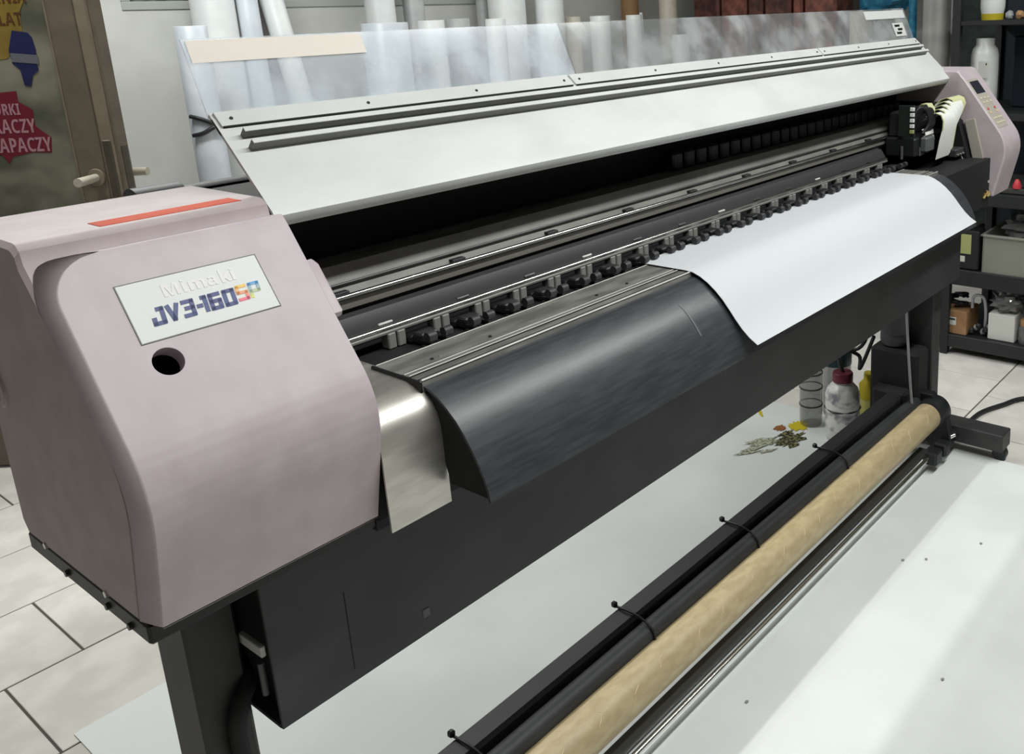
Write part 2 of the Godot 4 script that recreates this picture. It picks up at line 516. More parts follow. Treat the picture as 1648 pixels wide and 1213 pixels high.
func build_room() -> void:
	# back wall with a doorway (x 0.34 .. 1.5) and a window strip (x 1.68 .. 3.5, y 1.415 .. 2.4)
	var w := Node3D.new()
	w.name = "wall_back"
	add_child(w)
	w.set_meta("base", Vector3.ZERO)
	meta(w, "pale grey plastered back wall behind the standing rolls", "", "", "structure")
	var pieces := [
		[-5.5, 0.34, 0.0, 2.7], [0.34, 1.5, 2.12, 2.7], [1.5, 1.68, 0.0, 2.7], [1.68, 3.5, 0.0, 1.415], [1.68, 3.5, 2.4, 2.7], [3.5, RIGHT + 0.1, 0.0, 2.7]]
	var st = begin()
	for p in pieces:
		box(st, Vector3(p[0], p[2], BACK - 0.12), Vector3(p[1], p[3], BACK), 0.0)
	part(w, "plaster", st, M.wall)
	wall_box("wall_right", Vector3(RIGHT, 0, BACK), Vector3(RIGHT + 0.1, 2.7, 5.2), M.wall, "pale wall behind the dark shelving")
	wall_box("wall_left", Vector3(-5.6, 0, BACK), Vector3(-5.5, 2.7, 5.2), M.wall, "pale wall on the side of the open door")
	wall_box("wall_front", Vector3(-5.5, 0, 5.1), Vector3(RIGHT, 2.7, 5.2), M.wall, "pale wall facing the printer")
	wall_box("wall_corridor", Vector3(-0.8, 0, BACK - 1.1), Vector3(2.6, 2.7, BACK - 1.0), M.wall, "pale corridor wall beyond the doorway")
	wall_box("ceiling", Vector3(-5.6, 2.7, BACK - 1.1), Vector3(RIGHT + 0.1, 2.8, 5.2), M.ceiling, "white ceiling with tube lamps")
	# window strip
	var win := Node3D.new()
	win.name = "window_1"
	win.position = Vector3(2.59, 1.415, BACK)
	add_child(win)
	win.set_meta("base", win.position)
	meta(win, "strip window with dark greenish panes in the back wall", "", "", "structure")
	st = begin()
	for r in [[1.68, 3.5, 1.415, 1.45], [1.68, 3.5, 2.365, 2.4], [1.68, 1.715, 1.45, 2.365], [3.465, 3.5, 1.45, 2.365]]:
		box(st, Vector3(r[0], r[2], BACK - 0.09), Vector3(r[1], r[3], BACK + 0.006), 0.003)
	part(win, "window_frame", st, M.window_frame)
	for i in 4:
		var x0 := 1.715 + i * 0.4375
		st = begin()
		box(st, Vector3(x0 + 0.012, 1.44, BACK - 0.06), Vector3(x0 + 0.426, 2.375, BACK - 0.05), 0.0)
		part(win, "pane", st, M.window_glass)
		if i:
			st = begin()
			box(st, Vector3(x0 - 0.012, 1.45, BACK - 0.08), Vector3(x0 + 0.012, 2.365, BACK), 0.003)
			part(win, "mullion", st, M.window_frame)

# ------------------------------------------------------------------ floor: square tiles in a half bond, pitch 0.3
func build_floor() -> void:
	var fl := Node3D.new()
	fl.name = "floor"
	add_child(fl)
	fl.set_meta("base", Vector3.ZERO)
	meta(fl, "floor of pale square tiles with brown joints", "", "", "structure")
	var st = begin()
	box(st, Vector3(-5.6, -0.1, BACK - 1.1), Vector3(RIGHT + 0.1, -0.003, 5.2), 0.0)
	part(fl, "grout_bed", st, M.grout)
	var s2 = begin()
	box(s2, Vector3(-0.1475, -0.012, -0.1475), Vector3(0.1475, 0.0, 0.1475), 0.0012)
	var tile: ArrayMesh = s2.commit()
	var rest = SurfaceTool.new()
	var rng := RandomNumberGenerator.new()
	rng.seed = 5
	for j in range(-6, 26):
		for i in range(-21, 18):
			var c := Vector3(0.563 + 0.3 * i + 0.15 + (0.15 if posmod(j, 2) == (1 if j < 3 else 0) else 0.0), 0, -2.459 + 0.3 * j + 0.15)
			if c.x < -5.35 or c.x > RIGHT - 0.15 or c.z > 4.95 or c.z < BACK + 0.1: continue
			var near: bool = c.z < 0.1 and ((c.x > -0.1 and c.x < 1.2 and c.z < -1.0) or (c.x > 2.2 and c.x < 3.9 and c.z < -0.4 and c.z > -1.7))
			if near:
				var o := MeshInstance3D.new()
				o.name = "tile"
				o.mesh = tile
				o.material_override = M["tile%d" % rng.randi_range(0, 2)]
				o.position = c + Vector3(0, rng.randf_range(-0.0004, 0.0), 0)
				fl.add_child(o, true)
			else:
				rest.append_from(tile, 0, Transform3D(Basis(), c))
	var r := MeshInstance3D.new()
	r.name = "tiles_beyond"
	r.mesh = rest.commit()
	r.material_override = M.tile0
	r.set_meta("kind", "stuff")
	fl.add_child(r, true)

# ------------------------------------------------------------------ open door with stickers
func build_door() -> void:
	var hinge := Vector3(0.343, 0, -3.96)
	var dir := Vector3(1.148 - 0.343, 0, -2.94 + 3.96).normalized()
	var face := dir.cross(Vector3.UP).normalized()      # towards the camera
	if face.dot(-hinge) < 0: face = -face
	var T := Transform3D(Basis(dir, Vector3.UP, dir.cross(Vector3.UP)), hinge)
	var fs: float = signf(T.basis.z.dot(face))
	var d := Node3D.new()
	d.name = "door_1"
	d.position = hinge
	add_child(d)
	d.set_meta("base", hinge)
	meta(d, "open brown framed glazed door covered with stickers", "", "", "structure")
	var W := 1.302
	var pr := 1.173
	var z0 := -0.025
	var z1 := 0.025
	var st = begin()
	box(st, Vector3(0, 0.01, z0), Vector3(0.1, 2.08, z1), 0.004, T)
	part(d, "hinge_stile", st, M.door_frame)
	st = begin()
	box(st, Vector3(pr, 0.01, z0), Vector3(W - 0.05, 2.08, z1), 0.004, T)
	part(d, "latch_stile", st, M.door_frame)
	st = begin()
	box(st, Vector3(W - 0.049, 0.01, z0 - 0.004), Vector3(W - 0.011, 2.08, z1 + 0.004), 0.005, T)
	part(d, "edge_profile", st, M.door_frame_pale)
	st = begin()
	box(st, Vector3(W - 0.011, 0.01, z0), Vector3(W, 2.08, z1), 0.002, T)
	part(d, "edge_seal", st, M.door_frame)
	for q in [[1.98, 2.08], [0.01, 0.2]]:
		st = begin()
		box(st, Vector3(0.1, q[0], z0), Vector3(pr, q[1], z1), 0.004, T)
		part(d, "rail", st, M.door_frame)
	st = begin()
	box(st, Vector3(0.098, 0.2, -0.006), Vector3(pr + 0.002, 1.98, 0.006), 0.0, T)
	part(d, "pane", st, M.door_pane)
	st = begin()
	box(st, Vector3(pr - 0.012, 0.2, fs * 0.012 - 0.006), Vector3(pr, 1.98, fs * 0.012 + 0.006), 0.004, T)
	part(d, "glazing_bead", st, M.door_frame_pale)
	st = begin()
	box(st, Vector3(W - 0.042, 0.8, fs * 0.03 - 0.004), Vector3(W - 0.017, 1.03, fs * 0.03 + 0.004), 0.004, T)
	part(d, "lock_case", st, M.lock)
	st = begin()
	box(st, Vector3(W - 0.003, 0.8, -0.014), Vector3(W + 0.002, 1.01, 0.014), 0.001, T)
	part(d, "lock_plate", st, M.lock)
	for sg in [-1.0, 1.0]:
		st = begin()
		cyl(st, T * Vector3(1.221, 0.92, sg * 0.02), T * Vector3(1.221, 0.92, sg * 0.115), 0.0115, 0.013, 14)
		if sg * fs < 0:
			cyl(st, T * Vector3(1.221, 0.92, sg * 0.065), T * Vector3(1.322, 0.92, sg * 0.065), 0.013, 0.0125, 14)
		part(d, "handle", st, M.handle, "short pale pull handle")
		st = begin()
		cyl(st, T * Vector3(1.221, 0.92, sg * 0.024), T * Vector3(1.221, 0.92, sg * 0.029), 0.027, 0.025, 18)
		part(d, "rosette", st, M.door_frame_pale)
	# stickers lie on the pane, on the camera's side
	var zs := fs * 0.0065
	var S := Transform3D(T.basis, T * Vector3(0, 0, zs))
	var put := func(n: String, pts: Array, m: Material, lift: float) -> MeshInstance3D:
		var p := PackedVector2Array()
		for i in range(0, pts.size(), 2): p.append(Vector2(pts[i], pts[i + 1]))
		var s3 = begin()
		ext(s3, p, Transform3D(S.basis, S * Vector3(0, 0, fs * lift)), fs * 0.0006)
		return part(d, n, s3, m)
	var sticker: MeshInstance3D = put.call("red_sticker", [0.784, 1.157, 0.980, 1.174, 1.032, 1.177, 1.030, 1.147, 1.067, 1.122, 1.064, 1.076, 1.081, 1.060, 1.103, 1.041, 1.095, 0.996, 1.043, 0.999, 0.980, 0.988, 0.966, 0.968, 0.952, 0.993, 0.784, 0.996], M.sticker_red, 0.0)
	for wd in [["NORKI", 0.980, 1.125, 0.0336], ["ZAGRACZY", 0.966, 1.076, 0.0420], ["I DRAPACZY", 0.984, 1.021, 0.0434]]:
		text_on(sticker, wd[0], Vector2(wd[1], wd[2]), wd[3], 0.72, S, fs * 0.0012, M.sticker_pink, fs)
	var navy: MeshInstance3D = put.call("navy_sticker", [1.036, 1.290, 1.057, 1.346, 1.099, 1.339, 1.109, 1.325, 1.113, 1.290, 1.106, 1.255, 1.109, 1.234, 1.089, 1.220, 1.078, 1.189, 1.060, 1.192, 1.057, 1.237, 1.039, 1.255], M.sticker_navy, 0.0008)
	put.call("sticker_band", [1.039, 1.284, 1.114, 1.276, 1.114, 1.251, 1.039, 1.259], M.sticker_grey, 0.0018)
	sticker = put.call("ochre_sticker", [0.784, 1.514, 1.120, 1.514, 1.106, 1.423, 1.089, 1.395, 1.085, 1.332, 1.053, 1.297, 1.029, 1.269, 0.784, 1.248], M.sticker_ochre, 0.0)
	for wd in [["PIENIA", 1.050, 1.437, 0.0364], ["5 LAT", 1.043, 1.377, 0.0364], ["O", 0.991, 1.311, 0.0420]]:
		text_on(sticker, wd[0], Vector2(wd[1], wd[2]), wd[3], 0.8, S, fs * 0.0012, M.sticker_brown, fs)

func text_on(parent: Node3D, s: String, c: Vector2, h: float, sx: float, S: Transform3D, lift: float, m: Material, fs: float) -> void:
	var tm := TextMesh.new()
	var fnt := SystemFont.new()
	fnt.font_names = PackedStringArray(["Droid Sans"])
	fnt.font_weight = 700
	tm.font = fnt
	tm.text = s
	tm.font_size = 32
	tm.pixel_size = h / 24.0
	tm.depth = 0.0006
	var o := MeshInstance3D.new()
	o.name = "lettering"
	o.mesh = tm
	o.material_override = m
	var top: Node = parent
	while not top.has_meta("base"): top = top.get_parent()
	var b := S.basis * Basis.from_scale(Vector3(sx, 1, 1))
	if fs < 0: b = S.basis * Basis.from_scale(Vector3(sx, 1, -1))
	o.transform = Transform3D(b, S * Vector3(c.x, c.y, lift) - top.get_meta("base"))
	parent.add_child(o, true)

# ------------------------------------------------------------------ printer
# front line of both housings, [y, z], from the top edge down
const FRONT := [1.126, -0.957, 1.117, -0.9483, 1.07, -0.9132, 1.019, -0.8751, 0.968, -0.837, 0.958, -0.8305, 0.946, -0.825, 0.932, -0.8212, 0.916, -0.8195, 0.9, -0.8205, 0.88, -0.8245, 0.84, -0.8345, 0.784, -0.849]

func front_at(s: float) -> Array:
	var left := s
	for i in range(0, FRONT.size() - 2, 2):
		var a := Vector2(FRONT[i + 1], FRONT[i])
		var b := Vector2(FRONT[i + 3], FRONT[i + 2])
		var l := a.distance_to(b)
		if left <= l or i == FRONT.size() - 4:
			var d := (b - a) / l
			return [a + d * left, Vector2(-d.y, d.x)]
		left -= l
	return []

func face_p(x: float, s: float, lift := 0.0) -> Vector3:
	var f := front_at(s)
	var p: Vector2 = f[0] + f[1] * lift
	return Vector3(x, p.y, p.x)

func face_n(s: float) -> Vector3:
	var a: Vector2 = front_at(maxf(s - 0.006, 0.0))[1]
	var b: Vector2 = front_at(s + 0.006)[1]
	var n := (a + b).normalized()
	return Vector3(0, n.y, n.x)

# foot of the raised front: on the upper ledge at s = 0, on the shell further down
func ledge(x: float, s: float, rc: float) -> Vector3:
	return Vector3(x, 1.1222, -0.9818).lerp(face_p(x, s, -0.021), smoothstep(0.0, rc, s))

const S_END := 0.3878
const HOLE_X := 0.3475
const HOLE_S := 0.126
const HOLE_R := 0.0142

func build_left_housing(p: Node3D) -> void:
	# outer shell
	var st = begin()
	var line := [1.141, -1.16, 1.141, -0.998, 1.1395, -0.992, 1.1345, -0.985, 1.1215, -0.982, 1.105, -0.967, 1.058, -0.9285, 1.007, -0.8905, 0.957, -0.8545, 0.94, -0.8455, 0.916, -0.842, 0.9, -0.843, 0.878, -0.8475, 0.838, -0.8575, 0.786, -0.87, 0.786, -1.15, 0.8, -1.16]
	ext(st, prof(line), along_x(0.275), 0.045, 0.005, 0.8, false)
	# hollow behind the round hole
	extx(st, [1.141, -1.16, 1.141, -0.998, 1.1395, -0.992, 1.1345, -0.985, 1.1215, -0.982, 1.105, -0.967, 1.1, -1.13, 0.8, -1.13, 0.8, -0.867, 0.786, -0.87, 0.786, -1.15, 0.8, -1.16], 0.32, 0.5, 0.0, 0.8)
	extx(st, line, 0.5, 0.521, 0.0, 0.8)
	var shell := part(p, "left_housing_shell", st, M.body_shell)
	# raised front face with a rounded upper corner and a round hole
	st = begin()
	var rc := 0.05
	var xr := 0.521
	var x_left := func(s: float) -> float:
		if s >= rc: return 0.286
		return 0.286 + rc - sqrt(maxf(rc * rc - (rc - s) * (rc - s), 0.0))
	var ss := []
	var s := 0.0
	while s < HOLE_S - 0.02 - 0.0001:
		ss.append(s)
		s += 0.0035 if s < 0.05 else 0.008
	ss.append(HOLE_S - 0.02)
	ss.append(HOLE_S + 0.02)
	s = HOLE_S + 0.028
	while s < S_END:
		ss.append(s)
		s += 0.006
	ss.append(S_END)
	for i in ss.size() - 1:
		var a: float = ss[i]
		var b: float = ss[i + 1]
		var na := face_n(a)
		var nb := face_n(b)
		var la: float = x_left.call(a)
		var lb: float = x_left.call(b)
		if absf(a - (HOLE_S - 0.02)) < 1e-5:
			for r in [[la, lb, HOLE_X - 0.02], [HOLE_X + 0.02, HOLE_X + 0.02, xr]]:
				quad(st, face_p(r[0], a), face_p(r[2], a), face_p(r[2], b), face_p(r[1], b), na, na, nb, nb)
			for k in 32:
				var u := Vector2.from_angle(TAU * k / 32)
				var v := Vector2.from_angle(TAU * (k + 1) / 32)
				var su := u / maxf(absf(u.x), absf(u.y)) * 0.02
				var sv := v / maxf(absf(v.x), absf(v.y)) * 0.02
				var at := func(w: Vector2, lift: float) -> Vector3: return face_p(HOLE_X + w.x, HOLE_S + w.y, lift)
				var n := face_n(HOLE_S)
				quad(st, at.call(su, 0.0), at.call(sv, 0.0), at.call(v * HOLE_R * 1.06, 0.0), at.call(u * HOLE_R * 1.06, 0.0), n, n, n, n)
				quad(st, at.call(u * HOLE_R * 1.06, 0.0), at.call(v * HOLE_R * 1.06, 0.0), at.call(v * HOLE_R, -0.001), at.call(u * HOLE_R, -0.001), n, n, n, n)
				var iu := Vector3(-u.x, 0, 0) + (face_p(0, HOLE_S - 0.01) - face_p(0, HOLE_S)) * u.y * 100.0
				var iv := Vector3(-v.x, 0, 0) + (face_p(0, HOLE_S - 0.01) - face_p(0, HOLE_S)) * v.y * 100.0
				quad(st, at.call(u * HOLE_R, -0.001), at.call(v * HOLE_R, -0.001), at.call(v * HOLE_R, -0.0185), at.call(u * HOLE_R, -0.0185), iu, iv, iv, iu)
		else:
			quad(st, face_p(la, a), face_p(xr, a), face_p(xr, b), face_p(lb, b), na, na, nb, nb)
		# left wall of the raised face, rounded at its edge
		var out := Vector3(-0.8, 0.0, 0.25).normalized()
		var wa := ledge(la - 0.0115, a, rc)
		var wb := ledge(lb - 0.0115, b, rc)
		var ea := face_p(la - 0.002, a, -0.0025)
		var eb := face_p(lb - 0.002, b, -0.0025)
		var ma := (na + out).normalized()
		var mb := (nb + out).normalized()
		quad(st, face_p(la, a), face_p(lb, b), eb, ea, na, nb, mb, ma)
		quad(st, ea, eb, wb, wa, ma, mb, out, out)
		# right edge, closed back to the shell
		flat4(st, face_p(xr, a), face_p(xr, b), face_p(xr, b, -0.03), face_p(xr, a, -0.03), Vector3.RIGHT)
	# top wall
	var x0: float = x_left.call(0.0)
	flat4(st, face_p(x0, 0.0), face_p(xr, 0.0), ledge(xr, 0.0, rc), ledge(x0 - 0.0115, 0.0, rc), Vector3.UP)
	flat4(st, Vector3(0.275, 0.784, -0.871), Vector3(xr, 0.784, -0.871), Vector3(xr, 0.784, -0.849), Vector3(0.286, 0.784, -0.849), Vector3.DOWN)
	part(p, "left_housing_front", st, M.body)
	# orange tape on the top
	st = begin()
	box(st, Vector3(0.355, 1.1408, -1.028), Vector3(0.5, 1.1416, -0.9985), 0.0003)
	part(shell, "orange_tape", st, M.orange, "strip of orange tape")
	st = begin()
	extx(st, [1.076, -0.9265, 1.0725, -0.9165, 1.023, -0.8795, 1.018, -0.8815, 1.012, -0.895, 1.065, -0.935], 0.5205, 0.532, 0.0015)
	part(p, "hook_tab", st, M.body)
	st = begin()
	lathe(st, [0.0, 0.0005, 0.014, 0.0005, 0.016, 0.003, 0.022, 0.003, 0.0235, 0.0], frame_to(Vector3(0.2752, 0.97, -1.128), Vector3(0.27, 0.97, -1.128)), 24)
	part(shell, "grip_rim", st, M.body_shell)
	# chassis plate under the housing
	st = begin()
	box(st, Vector3(0.277, 0.764, -1.16), Vector3(0.53, 0.787, -0.862), 0.003)
	part(p, "base_plate", st, M.stand_dark)
	st = begin()
	box(st, Vector3(0.29, 0.742, -1.13), Vector3(0.53, 0.765, -0.9), 0.003)
	part(p, "base_beam", st, M.black_matt)
	for q in [[0.7905, -1.098], [0.7905, -0.945], [0.772, -0.9], [0.774, -1.05], [0.774, -0.95]]:
		st = begin()
		cyl(st, Vector3(0.2785, q[0], q[1]), Vector3(0.2735, q[0], q[1]), 0.004, 0.0035, 12)
		part(p, "side_screw", st, M.screw if q[0] < 0.78 else M.screw_bright)
	# name plate
	var yd := Vector3(0, 0.801, -0.5985)
	var nd := Vector3(0, 0.5985, 0.801)
	var T := Transform3D(Basis(Vector3.RIGHT, yd, nd), face_p(0.3325, 0.1035, 0.0))
	st = begin()
	box(st, Vector3(0, 0, -0.002), Vector3(0.1375, 0.0625, 0.0007), 0.0004, T)
	var plate := part(p, "name_plate", st, M.plate_white, "white name plate with blue and rainbow lettering")
	st = begin()
	for r in [[-0.0007, -0.0007, 0.1382, 0.0], [-0.0007, 0.0625, 0.1382, 0.0632], [-0.0007, 0, 0, 0.0625], [0.1375, 0, 0.1382, 0.0625]]:
		box(st, Vector3(r[0], r[1], -0.0015), Vector3(r[2], r[3], 0.0009), 0.0, T)
	part(plate, "plate_rim", st, M.screw)
	for g in [["J", 0.0165], ["V", 0.0305], ["3", 0.0448], ["-", 0.0585], ["1", 0.0635], ["6", 0.0715], ["0", 0.0858]]:
		st = begin()
		glyph(st, g[0], T * Transform3D(Basis(), Vector3(g[1], 0.0135, 0.0007)), 0.0128, 0.019, 0.0043)
		part(plate, "lettering", st, M.ink_blue)
	for g in [["S", 0.1, [Color(0.8, 0.1, 0.22), Color(0.85, 0.55, 0.1)]], ["P", 0.1133, [Color(0.75, 0.7, 0.08), Color(0.05, 0.3, 0.7)]]]:
		st = begin()
		glyph(st, g[0], T * Transform3D(Basis(), Vector3(g[1], 0.0155, 0.0007)), 0.0122, 0.0178, 0.0034, g[2])
		part(plate, "rainbow_lettering", st, M.ink_multi)
	# faint raised white brand word above
	var tm := TextMesh.new()
	var fnt := SystemFont.new()
	fnt.font_names = PackedStringArray(["Droid Sans"])
	fnt.font_weight = 700
	tm.font = fnt
	tm.text = "Mimaki"
	tm.font_size = 32
	tm.pixel_size = 0.014 / 24.0
	tm.depth = 0.0006
	var o := MeshInstance3D.new()
	o.name = "pale_lettering"
	o.mesh = tm
	o.material_override = M.ink_pale
	var q2 := T * Transform3D(Basis.from_scale(Vector3(1.1, 1, 1)), Vector3(0.0725, 0.0465, 0.0008))
	o.transform = Transform3D(q2.basis, q2.origin - p.get_meta("base"))
	plate.add_child(o, true)

# square letters drawn as strokes
func glyph(st: SurfaceTool, ch: String, t: Transform3D, w: float, h: float, th: float, tint := []) -> void:
	var k := th / 2.0
	var L := {
		"J": [[[0, 0.35], [0, 0], [1, 0], [1, 1], [0.55, 1]]],
		"V": [[[0, 1], [0.45, 0], [1, 1]]],
		"3": [[[0, 1], [1, 1], [1, 0], [0, 0]], [[0.25, 0.52], [1, 0.52]]],
		"-": [[[0, 0.45], [0.35, 0.45]]],
		"1": [[[0, 1], [0.3, 1], [0.3, 0]]],
		"6": [[[1, 1], [0, 1], [0, 0], [1, 0], [1, 0.52], [0, 0.52]]],
		"0": [[[0, 0], [0, 1], [1, 1], [1, 0], [0, 0]]],
		"S": [[[1, 1], [0, 1], [0, 0.52], [1, 0.52], [1, 0], [0, 0]]],
		"P": [[[0, 0], [0, 1], [1, 1], [1, 0.42], [0, 0.42]]],
	}
	for line in L[ch]:
		for i in line.size() - 1:
			var a := Vector2(k + line[i][0] * (w - th), k + line[i][1] * (h - th))
			var b := Vector2(k + line[i + 1][0] * (w - th), k + line[i + 1][1] * (h - th))
			var d := (b - a).normalized()
			var e := Vector2(-d.y, d.x) * k
			var c := [a - d * k * 0.75 + e, b + d * k * 0.75 + e, b + d * k * 0.75 - e, a - d * k * 0.75 - e]
			var n := t.basis.z
			var q := []
			for v in c:
				q.append(t * Vector3(v.x + 0.12 * v.y, v.y, 0.0004))
			for f in [[0, 1, 2], [0, 2, 3]]:
				var tr := []
				for m in f: tr.append(q[m])
				if (tr[2] - tr[0]).cross(tr[1] - tr[0]).dot(n) < 0:
					tr = [tr[0], tr[2], tr[1]]
				for v in tr:
					if tint:
						st.set_color(tint[0].lerp(tint[1], clampf((t.affine_inverse() * v).y / h, 0, 1)))
					vtx(st, v, n)

func build_right_housing(p: Node3D) -> void:
	var a := [1.141, -1.16, 1.141, -0.975, 1.138, -0.966]
	for v in FRONT: a.append(v)
	a.append_array([0.784, -1.1, 0.8, -1.16])
	var st = begin()
	extx(st, a, 2.585, 2.728, 0.006, 0.8)
	part(p, "right_housing", st, M.body)
	st = begin()
	extx(st, [1.05, -1.16, 1.05, -1.02, 1.0, -0.945, 0.92, -0.92, 0.82, -0.893, 0.76, -0.9, 0.76, -1.16], 2.55, 2.586, 0.002, 0.8)
	part(p, "side_frame", st, M.inner_black)
	st = begin()
	extx(st, [1.007, -0.908, 1.0, -0.935, 0.82, -0.888, 0.825, -0.858], 2.572, 2.5845, 0.001, 0.8)
	part(p, "side_strip", st, M.panel_plate)
	var yd := Vector3(0, 0.801, -0.5985)
	var nd := Vector3(0, 0.5985, 0.801)
	var T := Transform3D(Basis(Vector3.RIGHT, yd, nd), face_p(2.596, 0.185, 0.0))
	st = begin()
	box(st, Vector3(0, 0, -0.002), Vector3(0.082, 0.166, 0.0012), 0.0008, T)
	var pan := part(p, "control_panel", st, M.panel_plate, "beige key panel with small screen")
	st = begin()
	box(st, Vector3(0.008, 0.116, 0.0), Vector3(0.076, 0.158, 0.0022), 0.0006, T)
	part(pan, "screen", st, M.lcd, "dark display")
	var rows := [[0.1, 3, M.key_pale], [0.086, 3, M.key_pale], [0.064, 2, M.key_red], [0.052, 2, M.key_amber], [0.032, 4, M.key_pale], [0.016, 4, M.key_pale]]
	for r in rows:
		for i in r[1]:
			var x: float = 0.014 + i * (0.054 / maxf(r[1] - 1, 1))
			st = begin()
			box(st, Vector3(x - 0.005, r[0] - 0.003, 0.001), Vector3(x + 0.005, r[0] + 0.003, 0.0032), 0.0008, T)
			part(pan, "key", st, r[2])

const COVER_T := Vector2(-0.714, 0.700)   # z, y: up the cover
const COVER_N := Vector2(0.700, 0.714)

func build_cover(p: Node3D) -> void:
	var st = begin()
	ext(st, sheet([1.106, -1.001, 1.1115, -0.9955, 1.117, -0.9935, 1.1205, -0.9965, 1.1695, -1.0465, 1.222, -1.1], -0.004), along_x(0.53), 2.07)
	var cov := part(p, "cover_panel", st, M.white_metal, "white sloping cover panel raised open")
	# two long fins, their shaded faces and lit edges put into the colour
	var base := Vector2(-0.9975, 1.1205)
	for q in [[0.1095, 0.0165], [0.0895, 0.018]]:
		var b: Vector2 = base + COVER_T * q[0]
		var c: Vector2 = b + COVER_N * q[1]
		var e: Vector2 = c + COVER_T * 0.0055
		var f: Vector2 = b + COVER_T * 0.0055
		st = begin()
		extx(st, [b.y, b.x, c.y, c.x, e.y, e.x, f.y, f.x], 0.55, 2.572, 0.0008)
		part(cov, "cover_fin", st, M.fin_shaded)
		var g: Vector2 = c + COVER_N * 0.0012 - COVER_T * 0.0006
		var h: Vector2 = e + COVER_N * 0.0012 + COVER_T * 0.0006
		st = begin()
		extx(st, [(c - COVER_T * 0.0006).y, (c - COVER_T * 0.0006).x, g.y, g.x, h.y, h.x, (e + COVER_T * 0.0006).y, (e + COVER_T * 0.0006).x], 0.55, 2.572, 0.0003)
		part(cov, "fin_lit_edge", st, M.white_metal)  # white strip painted as the lit edge of the fin
	# screwed clamp strips holding the visor
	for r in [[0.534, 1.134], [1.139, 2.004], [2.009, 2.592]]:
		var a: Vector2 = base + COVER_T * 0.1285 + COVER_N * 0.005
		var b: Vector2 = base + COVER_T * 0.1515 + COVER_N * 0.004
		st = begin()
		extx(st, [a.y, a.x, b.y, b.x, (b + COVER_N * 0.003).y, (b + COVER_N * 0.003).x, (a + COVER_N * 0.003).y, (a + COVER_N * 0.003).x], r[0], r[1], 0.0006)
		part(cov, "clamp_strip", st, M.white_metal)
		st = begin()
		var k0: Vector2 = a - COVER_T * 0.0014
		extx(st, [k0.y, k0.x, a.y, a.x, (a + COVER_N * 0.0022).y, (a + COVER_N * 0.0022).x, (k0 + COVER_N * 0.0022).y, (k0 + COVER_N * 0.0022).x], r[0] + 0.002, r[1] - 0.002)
		part(cov, "gap_shade", st, M.black_matt)  # added black strip stands in for shade in the gap below
		var n := int(round((r[1] - r[0]) / 0.2))
		for i in n + 1:
			var x: float = lerpf(r[0] + 0.016, r[1] - 0.016, i / float(n))
			var c: Vector2 = base + COVER_T * 0.139 + COVER_N * 0.0085
			var v := Vector3(x, c.y, c.x)
			st = begin()
			cyl(st, v - Vector3(0, COVER_N.y, COVER_N.x) * 0.002, v + Vector3(0, COVER_N.y, COVER_N.x) * 0.0003, 0.0024, 0.0022, 10)
			part(p, "strip_screw", st, M.screw)
	# backing bar below the strips
	var a2: Vector2 = base + COVER_T * 0.119
	var b2: Vector2 = base + COVER_T * 0.1525
	st = begin()
	extx(st, [a2.y, a2.x, b2.y, b2.x, (b2 + COVER_N * 0.0038).y, (b2 + COVER_N * 0.0038).x, (a2 + COVER_N * 0.0038).y, (a2 + COVER_N * 0.0038).x], 0.53, 2.598, 0.0006)
	part(cov, "backing_bar", st, M.white_metal)
	# clear visor in three panes
	for r in [[0.53, 1.163], [1.165, 2.255], [2.257, 2.598]]:
		st = begin()
		ext(st, sheet([1.2245, -1.1045, 1.271, -1.1235, 1.3165, -1.1425], 0.0022), along_x(r[0]), r[1] - r[0])
		var vis := part(p, "visor", st, M.visor if r[0] < 1.0 else M.visor_grey, "clear smudged plastic visor")
		var lab := []
		if r[0] < 0.6: lab = [[0.534, 0.7725, 1.2885, 1.3145, M.label_cream]]
		elif r[0] > 2.2: lab = [[2.33, 2.585, 1.2895, 1.3115, M.plate_white], [2.482, 2.555, 1.24, 1.2765, M.plate_white]]
		for q in lab:
			st = begin()
			var z0: float = -1.1235 - (q[2] - 1.271) * 0.4175 + 0.001
			var z1: float = -1.1235 - (q[3] - 1.271) * 0.4175 + 0.001
			extx(st, [q[2], z0, q[3], z1, q[3], z1 + 0.0006, q[2], z0 + 0.0006], q[0], q[1])
			part(vis, "label", st, q[4], "pale label strip")
			if q[4] == M.plate_white and q[1] - q[0] < 0.1:
				for k in 3:
					st = begin()
					var y0: float = q[2] + 0.006 + 0.01 * k
					var zz: float = -1.1235 - (y0 - 1.271) * 0.4175 + 0.002
					box(st, Vector3(q[0] + 0.012 + 0.014 * (k % 2), y0, zz - 0.004), Vector3(q[0] + 0.042 + 0.012 * (k % 2), y0 + 0.006, zz), 0.0)
					part(vis, "label_print", st, M.screw)

